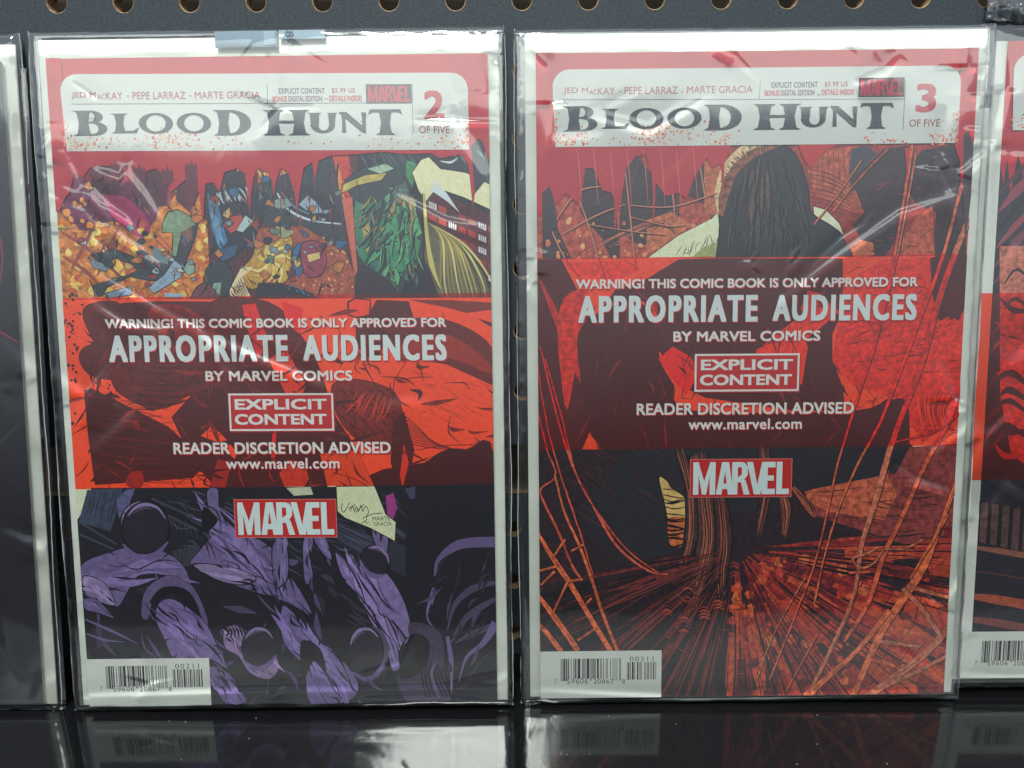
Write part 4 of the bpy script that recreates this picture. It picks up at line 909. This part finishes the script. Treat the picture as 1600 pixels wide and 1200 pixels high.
    p.poly([(884, 460), (916, 452), (920, 480), (900, 560), (884, 640), (872, 560), (870, 500)], (206, 130, 110), .9, True)
    # the crag widens: dark body with flanks
    p.poly([(940, 480), (960, 452), (1000, 440), (1060, 404), (1118, 402), (1316, 402), (1318, 480), (1300, 520), (1300, 560), (1316, 602), (1320, 640), (1240, 640), (1100, 620), (1060, 600), (1028, 545), (1026, 470), (960, 470)], (54, 50, 54), .25)
    p.poly([(902, 520), (930, 490), (970, 472), (1010, 478), (1030, 520), (1030, 560), (1052, 600), (1080, 640), (1330, 640), (1390, 620), (1412, 650), (1420, 690), (1410, 716), (1000, 716), (930, 690), (912, 640), (904, 580)], (50, 46, 50), .18, True)
    p.poly([(1028, 560), (1050, 540), (1078, 556), (1092, 580), (1072, 616), (1056, 600)], (226, 100, 90), .2); p.poly([(1170, 560), (1200, 530), (1240, 500), (1300, 470), (1310, 486), (1246, 540), (1210, 556)], (220, 160, 130), .5)
    p.poly([(1180, 545), (1250, 512), (1262, 540), (1252, 600), (1180, 552)], (230, 150, 110), .4, ink=1)
    p.poly([(1250, 480), (1262, 452), (1284, 458), (1280, 486), (1260, 500)], (206, 110, 104), .3)
    for k in range(30):
        x, y = r.uniform(1010, 1290), r.uniform(420, 600); p.line([(x, y), (x+r.uniform(-14, 18), y+r.uniform(10, 34)), (x+r.uniform(-18, 24), y+r.uniform(30, 52))], [.3, 1.6, .3], r.choice([(96, 60, 62), (130, 70, 70), (36, 34, 38)]))
    for k in range(110):
        x, y = r.uniform(915, 1400), r.uniform(430, 705); a = r.choice([.9, 1.3, 2.0])+r.uniform(-.3, .3); l = r.uniform(14, 60)
        p.line([(x, y), (x+l*.5*math.cos(a)+r.uniform(-6, 6), y+l*.5*math.sin(a)), (x+l*math.cos(a), y+l*math.sin(a))], [.3, r.uniform(1, 5), .3], r.choice([(92, 70, 74), (38, 35, 40), (126, 84, 82), (32, 30, 36), (30, 28, 32)]), tex=.8)
    # right of the band: rubble slope
    p.poly([(1318, 440), (1380, 404), (1512, 398), (1502, 640), (1440, 690), (1400, 620), (1330, 600), (1300, 560)], (216, 130, 108), .8)
    for k in range(90):
        x, y = r.uniform(1310, 1495), r.uniform(410, 690); a = r.uniform(-.6, .25); l = r.uniform(10, 50)
        p.line([(x, y), (x+l*.5, y+l*.5*a+r.uniform(-4, 4)), (x+l, y+l*a)], [.3, r.uniform(1, 2.6), .3], r.choice([(110, 58, 58), (150, 76, 70), (236, 160, 130), (86, 46, 48)]))
    p.poly([(1452, 402), (1470, 396), (1512, 396), (1510, 470), (1496, 500), (1486, 490), (1466, 500), (1456, 460)], (46, 40, 46), .25); p.poly([(1470, 470), (1500, 440), (1500, 490), (1484, 498)], (60, 46, 50), .3)
    for k in range(22): p.line([(1430+k*3, 606+r.uniform(0, 10)), (1434+k*2, 640), (1440+k*2.4, 668+r.uniform(-8, 8))], [.4, 2, .4], r.choice([(240, 190, 120), (150, 80, 70)]))
    # --- below the band
    p.poly([(838, 702), (1500, 696), (1490, 1095), (836, 1100)], (52, 40, 46), .5)
    p.poly([(1420, 696), (1500, 690), (1492, 880), (1420, 850), (1260, 800), (1262, 764), (1360, 740), (1400, 730)], (150, 66, 64), .9)
    p.poly([(1256, 766), (1300, 752), (1350, 738), (1384, 736), (1400, 770), (1380, 810), (1290, 796), (1262, 782)], (206, 100, 72), .9)
    for k in range(70):
        x, y = r.uniform(1240, 1480), r.uniform(760, 920); a = r.uniform(-.12, .30); l = r.uniform(24, 90)
        p.line([(x, y), (x+l*.5, y+l*.5*a+2), (x+l, y+l*a)], [.3, r.uniform(1.2, 3.2), .3], r.choice([(56, 40, 46), (40, 32, 38), (150, 70, 62), (100, 48, 50)]))
    p.poly([(980, 702), (1250, 700), (1390, 696), (1400, 720), (1380, 740), (1250, 766), (1210, 800), (1120, 800), (1060, 860), (960, 880), (900, 800)], (46, 46, 52), .12)
    p.poly([(1310, 690), (1356, 640), (1410, 620), (1420, 660), (1416, 700), (1396, 738), (1376, 720), (1330, 704)], (48, 42, 48), .2, True)
    # glowing gap
    p.poly([(1028, 746), (1040, 750), (1048, 762), (1068, 776), (1077, 800), (1074, 830), (1064, 852), (1046, 852), (1042, 820), (1038, 790)], (226, 186, 116), .3, True, 1.2)
    p.poly([(1042, 812), (1060, 806), (1076, 812), (1074, 832), (1062, 852), (1046, 852)], (206, 108, 66), .8, True)
    for k in range(13): y = 764+k*7+r.uniform(-2, 2); p.line([(1034+k*.6, y), (1052+r.uniform(-6, 6), y+r.uniform(0, 6)), (1080, y+r.uniform(-9, 12))], [r.uniform(.5, 2), r.uniform(1.5, 5.5), .4], r.choice([K, K, (92, 52, 40)]))
    # root-like legs of the crag
    for q, w, c in (([(1090, 710), (1100, 780), (1104, 850), (1086, 920), (1072, 980)], [18, 30, 26, 14, 8], (92, 62, 56)), ([(1060, 700), (1076, 760), (1078, 840), (1060, 890)], [10, 10, 14, 4], (66, 52, 54)),
                    ([(1122, 760), (1130, 840), (1124, 900), (1130, 960)], [12, 18, 14, 6], (80, 50, 48)), ([(1192, 700), (1196, 760), (1184, 830)], [12, 14, 6], (84, 52, 50)), ([(1212, 740), (1226, 790), (1224, 834)], [6, 12, 6], (120, 62, 54)), ([(1238, 760), (1262, 790), (1272, 806)], [4, 9, 3], (176, 86, 64))):
        p.line(q, [a*1.8 for a in w], K); p.line(q, [a*1.4 for a in w], c, tex=.9)
        for k in range(9):
            j = r.uniform(-8, 8); p.line([(a[0]+j*w[0]/22+r.uniform(-1, 1), a[1]+r.uniform(-8, 8)) for a in q], [.3, 1.8, .3], r.choice([K, (190, 110, 80), (140, 76, 62)]))
    # floor: radiating planks and cords
    fx, fy = 1150, 856
    def wedge(a, d0, d1, wa, col, tex=.8):
        c, d = math.cos(a), math.sin(a); e, f = math.cos(a+wa), math.sin(a+wa)
        m_ = (d0+d1)/2; g, h_ = math.cos(a+wa*.5), math.sin(a+wa*.5)
        p.raw([p.h(*q) for q in ((fx+c*d0, fy+d*d0), (fx+c*m_*1.02, fy+d*m_), (fx+g*d1, fy+h_*d1), (fx+e*m_, fy+f*m_), (fx+e*d0, fy+f*d0))], col, tex)
    for k in range(520):
        a = r.uniform(-.12, 3.0); red = a < 1.62+r.uniform(-.15, .15); d0 = r.uniform(18, 380)**1.0; d1 = d0+r.uniform(30, 170); wa = r.uniform(.015, .075)
        if a < .18 and r.random() < .5: continue
        if red: col = r.choice([(186, 62, 52), (170, 54, 50), (150, 48, 50), (206, 82, 56), (128, 42, 48), (196, 72, 54), (96, 38, 44)])
        else: col = r.choice([(40, 32, 38), (48, 36, 42), (34, 30, 36), (92, 40, 44), (128, 52, 50), (60, 38, 44)])
        wedge(a, d0, d1, wa*(1.4 if red else .6), col)
    for k in range(150):
        a = r.uniform(.15, 1.66); d = r.uniform(50, 380); x, y = fx+math.cos(a)*d, fy+math.sin(a)*d
        p.dot(x, y, r.uniform(3, 11), r.choice([(214, 88, 58), (224, 112, 66), (198, 68, 54), (120, 42, 48)]), .95)
    for k in range(120):
        a = r.uniform(-.05, 2.9); d0 = r.uniform(20, 200); d1 = d0+r.uniform(60, 330); b_ = r.uniform(-.03, .03)
        p.line([(fx+math.cos(a)*d0, fy+math.sin(a)*d0), (fx+math.cos(a+b_)*(d0+d1)/2, fy+math.sin(a+b_)*(d0+d1)/2), (fx+math.cos(a)*d1, fy+math.sin(a)*d1)], [.6, r.uniform(1, 4), .8], K if a < 1.7 or r.random() < .5 else (140, 60, 56))
    for k in range(70):
        d = r.uniform(60, 380); a0 = r.uniform(.1, 1.5); aw = r.uniform(.08, .4); p.line([(fx+math.cos(q)*d*r.uniform(.97, 1.03), fy+math.sin(q)*d) for q in (a0, a0+aw*.5, a0+aw)], [.4, r.uniform(1, 2), .4], (74, 34, 40))
    for q in ((1040, 940), (1066, 966), (1072, 920), (1098, 950), (1120, 930), (1146, 880)):
        for k in range(5): p.line([(q[0]-8, q[1]+k*5), (q[0], q[1]+k*5-3), (q[0]+9, q[1]+k*5+1)], [.6, 2.6, .6], r.choice([(206, 90, 60), (160, 62, 54), K]))
    for k in range(120):
        x, y = r.uniform(1040, 1480), r.uniform(900, 1090)
        if y > 880+(x-1150)*.33:
            a = math.atan2(y-fy, x-fx)+(math.pi/2 if k % 2 else 0); l = r.uniform(6, 34); w = r.uniform(1.5, 9)
            p.line([(x, y), (x+l*math.cos(a), y+l*math.sin(a))], [.4, w, .4], r.choice([(70, 34, 42), (96, 38, 46), (214, 90, 58), (132, 42, 52), (228, 112, 66)]), tex=.8, sm=False)
    # left cords and rubble
    for k in range(210):
        x, y = r.uniform(845, 1050), r.uniform(690, 1060); a = (.6 if y < 880 else -.42)+r.uniform(-.12, .12); l = r.uniform(8, 46)
        p.line([(x, y), (x+l, y+l*a)], [.3, r.uniform(1.2, 3.6), .3], r.choice([(130, 52, 54), (104, 44, 48), (160, 66, 60), (38, 30, 36), (80, 42, 48)]), tex=.6, sm=False)
    def cord(q, w, c=OR):
        q = catmull(q, False, 5); q = [(a[0]+r.uniform(-.35, .35), a[1]) for a in q]; c = tuple(min(255, int(v*1.08)) for v in c)
        p.line([(a[0]+.8, a[1]) for a in q], [a+1.8 for a in w], (46, 26, 32), sm=False); p.line(q, w, c, tex=1.0, sm=False)
        for _ in range(3):
            i = r.randrange(max(1, len(q)-3)); p.line([(a[0]+1, a[1]) for a in q[i:i+3]], [.3, 1.3, .3], (110, 50, 44), sm=False)
    cord([(838, 570), (852, 660), (870, 730), (890, 790), (910, 850), (925, 905)], [1.5, 2.5, 3, 3], SA)
    cord([(842, 540), (866, 640), (890, 720), (920, 780), (960, 850), (1010, 890), (1042, 896)], [2, 3, 4, 4, 2.5], (206, 90, 66)); cord([(850, 560), (878, 660), (898, 740), (936, 806), (980, 860), (1030, 896)], [2, 3, 3, 2], SA)
    cord([(838, 640), (852, 700), (866, 742), (842, 764), (850, 790), (870, 830), (890, 880), (904, 902)], [2, 3, 4, 4], SA)
    cord([(864, 740), (880, 800), (902, 850), (922, 905), (940, 960), (962, 1016)], [3, 4, 5, 5]); cord([(838, 832), (860, 870), (886, 908), (920, 965), (952, 1018)], [4, 9, 8, 8]); cord([(838, 930), (862, 962), (900, 1016)], [6, 9, 9]); cord([(838, 975), (854, 992), (874, 1018)], [6, 8, 8])
    for a, b in (((862, 870), (880, 842)), ((890, 860), (910, 850)), ((886, 908), (908, 904)), ((838, 892), (868, 884)), ((862, 955), (884, 908)), ((912, 944), (922, 934)), ((842, 914), (864, 892)), ((900, 1000), (930, 980))): cord([a, b], [3, 4])
    # long cords falling from the upper right
    for q, w in (([(1424, 226), (1408, 330), (1392, 420), (1370, 520), (1342, 610), (1308, 720), (1276, 860), (1240, 960), (1200, 1060)], [5, 4, 4, 3, 3, 3]), ([(1430, 240), (1400, 400), (1360, 560)], [3, 2.4, 2]),
                 ([(1512, 240), (1480, 370), (1446, 470), (1400, 590), (1372, 660), (1330, 740), (1296, 830), (1270, 940)], [5, 5, 5, 4, 3, 3]), ([(1512, 340), (1470, 450), (1440, 560), (1410, 640), (1388, 700), (1366, 780), (1344, 850), (1328, 940), (1262, 1080)], [9, 9, 8, 10, 6, 6]),
                 ([(1500, 600), (1478, 660), (1440, 730), (1410, 800), (1378, 866), (1354, 940), (1316, 1000)], [6, 7, 7, 8, 5]), ([(1492, 750), (1466, 820), (1442, 880), (1410, 930), (1372, 990), (1330, 1085)], [6, 8, 14, 12, 9]),
                 ([(1480, 800), (1450, 850), (1420, 900)], [3, 5, 3]), ([(1388, 950), (1340, 1010), (1290, 1056), (1256, 1086)], [9, 7, 9, 14]), ([(1480, 978), (1440, 1020), (1390, 1058), (1346, 1090)], [12, 12, 12, 14]), ([(1478, 1020), (1430, 1046), (1376, 1072)], [6, 7, 6]),
                 ([(1408, 916), (1440, 950), (1466, 988)], [7, 8, 7]), ([(1416, 912), (1450, 922), (1482, 930)], [6, 6, 6]), ([(1370, 998), (1410, 1004), (1436, 1006)], [6, 6, 5]), ([(1358, 1026), (1380, 1032), (1396, 1038)], [6, 7, 5]),
                 ([(1500, 640), (1462, 670), (1396, 688)], [3, 3, 2]), ([(1278, 984), (1226, 1078)], [3, 3]), ([(1256, 900), (1206, 990), (1180, 1060)], [2.4, 2, 2]), ([(1370, 852), (1352, 862), (1330, 870), (1344, 884), (1364, 876), (1380, 856), (1410, 854), (1440, 840)], [4, 4, 3, 3]), ([(1324, 892), (1358, 890)], [4, 4]),
                 ([(1345, 250), (1310, 300), (1270, 350)], [2, 2, 2]), ([(1386, 232), (1340, 280), (1300, 330)], [2, 2, 2])):
        cord(q, w, r.choice([OR, (206, 92, 64), (198, 110, 84)]))
    for q in ([(900, 300), (918, 350), (936, 410), (944, 432)], [(976, 262), (984, 340), (992, 420)], [(862, 352), (900, 300), (940, 290)], [(1090, 240), (1100, 300), (1108, 340)], [(920, 350), (980, 360), (1040, 366)], [(852, 340), (880, 400), (910, 440)], [(985, 320), (1050, 322), (1120, 300)],
              [(984, 338), (1040, 352), (1070, 350)], [(1040, 250), (1050, 300), (1054, 345)], [(876, 366), (930, 336), (976, 318)]):
        p.line(q, [1.4, 2.2, 1.2], (214, 136, 112)); p.line([(a[0]+2, a[1]+1) for a in q], [.5, 1, .5], (80, 44, 46))
    # --- red wash dripping from the masthead
    p.poly([(828, 80), (866, 80), (868, 232), (866, 290), (858, 330), (846, 340), (828, 320)], INKR); p.poly([(1502, 70), (1550, 70), (1516, 240), (1506, 330), (1498, 250), (1490, 226)], INKR)
    p.poly([(828, 228), (1142, 224), (1134, 250), (1112, 262), (1104, 246), (1084, 276), (1072, 310), (1058, 300), (1040, 306), (1020, 280), (1008, 240), (992, 244), (978, 262), (966, 330), (954, 300), (940, 296), (926, 262), (912, 262), (904, 320), (884, 300), (866, 320), (850, 300), (830, 330)], (190, 50, 60), .15)
    p.poly([(1246, 224), (1310, 224), (1282, 240), (1266, 262), (1256, 250)], (196, 48, 52), .15)
    p.poly([(846, 300), (858, 290), (864, 310), (870, 350), (846, 380)], (70, 60, 68), .2)
    for k in range(8): x = 900+k*26; p.line([(x, 232), (x+4, 262+r.uniform(-10, 20)), (x+8, 320)], [.6, 1.4, .5], (206, 116, 104))
    p.poly([(1502, 262), (1504, 208), (1512, 204), (1520, 230), (1516, 300), (1506, 380)], (76, 60, 66), .3)
    for x, y0, y1 in ((1128, 240, 300), (1020, 250, 345), (960, 262, 360), (1416, 230, 280), (1500, 226, 300)): p.line([(x, y0), (x+1, (y0+y1)/2), (x, y1)], [8, 4, 1.5], (190, 50, 60))
    pass
    return p

def art_first(hm):
    p = Print(hm, CW, CH, .06, 31)
    p.raw([(0, 0), (CW, 0), (CW, CH), (0, CH)], (44, 43, 50), .25)
    for q, w, c in (([(120, 250), (150, 215), (163, 190), (160, 168)], [2, 5, 2], (120, 52, 66)), ([(168, 150), (150, 158), (120, 150)], [2, 6, 1], (126, 52, 60)), ([(168, 120), (150, 100), (140, 60)], [2, 9, 2], (56, 54, 62))):
        hm0 = p.h; p.h = lambda x, y: (x, y); p.line(q, w, c); p.h = hm0
    return p
def art_fourth(hm, off):
    p = Print(lambda x, y: (x, y), CW, CH, .06, 41); r = p.r      # already in millimetres
    p.raw([(4.3, 0), (CW, 0), (CW, CH), (4.3, CH)], (52, 50, 58), .3); p.raw([(0, 0), (4.3, 0), (4.3, CH), (0, CH)], (222, 224, 216), 0)
    p.raw([(4.3, 212), (6, 204), (7, 214), (9, 200), (11, 216), (14, 206), (20, 212), (CW, 210), (CW, CH), (4.3, CH)], INKR, .15)
    for k in range(16): y = 200-k*7; p.line([(4.5, y), (12, y+9), (24, y+22)], [1, r.uniform(5, 16), 2], r.choice([(120, 66, 80), (96, 52, 62), (40, 38, 44), (150, 70, 78)]))
    p.poly([(6, 180), (10, 120), (16, 96), (24, 90), (30, 180)], (206, 120, 100), .9)
    for k in range(14): y = 165-k*5; p.line([(6+r.uniform(0, 4), y), (14, y+r.uniform(-6, 6)), (24, y-4)], [2, r.uniform(4, 14), 2], r.choice([(62, 50, 54), (46, 40, 46), (180, 90, 80)]))
    for k in range(5): p.poly([(4.5+k*4.5, 76-k*.8), (8+k*4.5, 76-k*.8), (8.4+k*4.5, 58-k), (4.8+k*4.5, 59-k)], (104, 78, 76), .6, ink=3, ic=(44, 38, 42))
    for y, w, c in ((55, 10, (150, 96, 80)), (34, 16, (176, 92, 72)), (24, 14, (132, 78, 72)), (45, 3, (90, 62, 62))): p.line([(4.4, y+1.5), (14, y), (30, y-3)], [w*.6, w, w], c, tex=.5)
    return p

# ------------------------------------------------------------------ place the four comics
D = [(0, CH), (CW, CH), (CW, 0), (0, 0)]
H2 = homog([(71, 91), (764, 82), (778, 1091), (137, 1105)], D)
H3 = homog([(836.5, 82), (1528, 75), (1472, 1080), (841, 1091)], D)
F1 = frame(-195.9-168, 2.0, 2.9, .088, -.002); F2 = frame(-175.4, 0, 3.1, .0887, .0066)
F3 = frame(10.5, 3.4, 3.5, .073, .005); F4 = frame(187.9, 9.0, 8.1, .072, .003)

t = comic('comic book at the far left, only the dark right edge of its cover showing', F1)
art_first(None).build('illustration', ink_mat('ink_first'), t)
t = comic('comic book with a red 2 on its title panel and purple folds at the bottom', F2)
art_second(H2).build('illustration', ink_mat('ink_second', (91.2, 167.4)), t)
masthead(t, H2, (0, 0), (.0085, .0085), '2', [(118, 226, 12, 5, 60), (145, 221, 10, 8, 40), (258, 222, 16, 9, 90), (300, 224, 14, 8, 40), (360, 222, 16, 6, 26), (195, 224, 30, 6, 26), (470, 225, 30, 4, 8), (602, 222, 20, 8, 22), (640, 226, 20, 5, 14), (712, 222, 16, 8, 60), (732, 205, 4, 12, 30), (575, 190, 10, 8, 12), (103, 215, 4, 14, 30)])
warning(t, H2, (0, 0), (.0085, .0085)); biglogo(t, H2, (0, 0), (.0085, .0085)); barcode(t, H2, (0, 0), '00211')
t = comic('comic book with a red 3 on its title panel and orange cords over dark red', F3)
art_third(H3).build('illustration', ink_mat('ink_third', (104.9, 181.0)), t)
masthead(t, H2, (1.4, -.3), (.0085, .001), '3', [(118, 226, 12, 6, 80), (145, 219, 10, 9, 60), (258, 222, 16, 9, 110), (290, 218, 18, 10, 70), (360, 222, 16, 8, 50), (195, 224, 30, 6, 26), (602, 222, 20, 8, 26), (640, 226, 20, 5, 14), (716, 222, 16, 9, 70), (732, 205, 4, 12, 40), (103, 212, 4, 16, 50)])
warning(t, H2, (-1.2, 13.6), (.0085, .004)); biglogo(t, H2, (-2.6, 14.0), (.0085, .004)); barcode(t, H2, (.9, -.2), '00311')
t = comic('comic book at the far right, only its white spine strip and barcode corner showing', F4)
art_fourth(None, None).build('illustration', ink_mat('ink_fourth', (85.2, 161.5)), t)
q = Print(lambda x, y: (x, y), CW, CH, 1.3, 2)
masthead(t, H2, (2.0, 1.0), (.0085, .001), '4', [(118, 226, 12, 6, 40)])
barcode(t, H2, (1.0, -1.0), '00411')

card('backing_board', 'white backing board behind the comic at the far left', F1, -4.3, 172.3, -.8, 265, M_card_old)
card('backing_board', 'white backing board showing round the second issue comic with purple folds', F2, -4.1, 172.3, -.6, 265.6, M_card)
card('backing_board', 'white backing board showing round the third issue comic with orange cords', F3, -4.2, 172.6, -.8, 265.6, M_card)
card('backing_board', 'greyish backing board behind the comic cut off at the far right', F4, -4.6, 172.3, -2.0, 264, M_card_old)

G = 'clear plastic sleeves holding the comics'
def bag(label, mw, x0, x1, z0, z1, creases, seed, **k):
    t = thing('plastic_sleeve', label, 'plastic sleeve', mw, G); sleeve(t, x0, x1, z0, z1, creases, seed, **k); return t
def px(hm, pts): return [hm(*q) for q in pts]
c2 = [(px(H2, q), w, h) for q, w, h in (
    ([(105, 232), (118, 262), (130, 290), (160, 318), (200, 340), (222, 370), (232, 405)], 1.3, .42), ([(112, 320), (135, 328), (152, 350), (150, 372), (172, 396), (176, 410)], .9, .34),
    ([(160, 318), (178, 345), (205, 375), (208, 400)], .8, .26), ([(136, 400), (150, 424), (190, 445), (250, 480), (330, 520)], .9, .36), ([(130, 450), (160, 480), (200, 505), (250, 512), (300, 500)], 1.2, .3),
    ([(225, 372), (228, 400), (262, 414)], .9, .3), ([(300, 500), (340, 540), (352, 580)], 1.4, .3), ([(210, 250), (190, 276), (150, 262)], 1.2, .25), ([(60, 1085), (400, 1070), (790, 1062)], 1.2, .35),
    ([(98, 290), (120, 300), (150, 296), (178, 322), (214, 352)], .8, .3), ([(150, 345), (172, 350), (196, 372), (222, 384), (250, 410)], .8, .3), ([(190, 250), (230, 300), (262, 352)], 1.6, .3), ([(330, 520), (420, 560), (520, 600)], 1.4, .3), ([(620, 300), (700, 340), (768, 352)], 1.3, .3), 
    ([(560, 1082), (700, 1080), (760, 1084)], .6, .3), ([(640, 186), (790, 190)], .8, .3), ([(420, 1082), (440, 1072), (452, 1060)], .6, .25))]
bag('clear plastic sleeve round the second issue comic, blue-grey label under its top edge', F2, -6.6, 174.6, -1.9, 268.0, c2, 3)
c3 = [(px(H3, q), w, h) for q, w, h in (
    ([(806, 60), (830, 80), (852, 104), (860, 160), (852, 240)], 1.3, .42), ([(1360, 326), (1345, 350), (1310, 372), (1260, 420)], .7, .28), ([(1255, 376), (1232, 396), (1228, 416), (1244, 404), (1256, 380)], .6, .26),
    ([(1180, 388), (1170, 405), (1172, 418), (1182, 400)], .6, .22), ([(1500, 300), (1400, 330), (1300, 400), (1210, 470)], 1.6, .28), ([(1540, 80), (1530, 150), (1524, 260)], 1.0, .4), ([(1400, 84), (1380, 110), (1330, 130)], 2.0, .3),
    ([(1392, 720), (1420, 740), (1478, 760)], .7, .3), ([(1398, 744), (1440, 752), (1480, 764)], .6, .26), ([(822, 330), (834, 390), (826, 430), (842, 470)], 1.2, .3), ([(1470, 560), (1484, 620), (1460, 700)], 1.6, .3), ([(820, 1072), (1100, 1084), (1490, 1066)], 1.0, .3), ([(1500, 200), (1540, 204)], .8, .35))]
bag('clear plastic sleeve round the third issue comic, crinkled along its right edge', F3, -8.2, 174.4, -2.6, 267.0, c3, 19)
c1 = [([(150, 250), (160, 215), (150, 180), (158, 140)], 1.0, .35), ([(130, 60), (150, 40), (160, 10)], 1.5, .3)]
bag('clear plastic sleeve round the comic at the far left', F1, -7, 175.6, -2.2, 268.5, c1, 25, step=1.4)
c4 = [([(2, 266), (4, 240), (1, 220), (3, 180)], 1.0, .5), ([(0, 216), (30, 214)], .5, .3), ([(6, 140), (9, 180), (5, 230)], .8, .3), ([(6, 88), (14, 84), (24, 78)], .6, .4), ([(0, 262), (20, 258), (40, 262)], 1.2, .5), ([(10, 94), (12, 88), (16, 86)], .5, .4), ([(-3, 3), (20, 1), (50, 3)], .8, .5)]
bag('clear plastic sleeve on the far right comic, its crumpled flap standing open above it', F4, -6.8, 176, -4.6, 265.2, c4, 38, step=1.1, wave=.7)
# the open flap above the right sleeve
fl = [o for o in bpy.data.objects if o.name.startswith('plastic_sleeve')][-1]
xs = np.linspace(-6.6, 70, 150); zs = np.linspace(264.6, 300, 80); X, Z = np.meshgrid(xs, zs)
Hh = 1.2+2.4*vnoise(X, Z, 9, 51)+1.5*vnoise(X+Z*.6, Z-X*.5, 4.3, 52)+.8*np.abs(vnoise(X-Z*.4, Z, 2.6, 53))
mesh_obj('open_flap', (np.stack([X, -Hh-1.5, Z], -1).reshape(-1, 3)*MM).tolist(), [[j*150+i, j*150+i+1, (j+1)*150+i+1, (j+1)*150+i] for j in range(79) for i in range(149)], M_film_loose, fl)
# blue-grey label under the sleeve's top edge
M_lab = nmat('label_blue_grey', (84, 106, 122), .45); M_lab2 = nmat('label_pale', (106, 128, 142), .45)
t = thing('shelf_label', 'blue-grey folded label slipped under the top edge of the second issue sleeve', 'label', F2)
V, F = box(64.6, 88.2, -.35, .1, 261.2, 267.2); mesh_obj('label_strip', V, F, M_lab, t)
V, F = box(83.2, 87.4, -.55, -.35, 261.8, 267.0); mesh_obj('tab', V, F, M_lab2, t)
V, F = box(88.9, 106.4, -.25, .1, 264.1, 267.3); mesh_obj('label_strip', V, F, M_lab2, t)
q = Print(lambda x, y: (x, y), CW, 300, .7, 2); V_, F_, L_ = glyphs('8'); g8 = (V_[:, ::-1]*[1, -1]+[0, 1], [f[::-1] for f in F_], L_)
letter(q, '', 91.4, 267.0, 94.6, 265.0, (70, 84, 96), glyph=g8); letter(q, 'G', 91.6, 264.4, 94.2, 262.2, (70, 84, 96)); q.build('label_print', M_plain_ink, t)
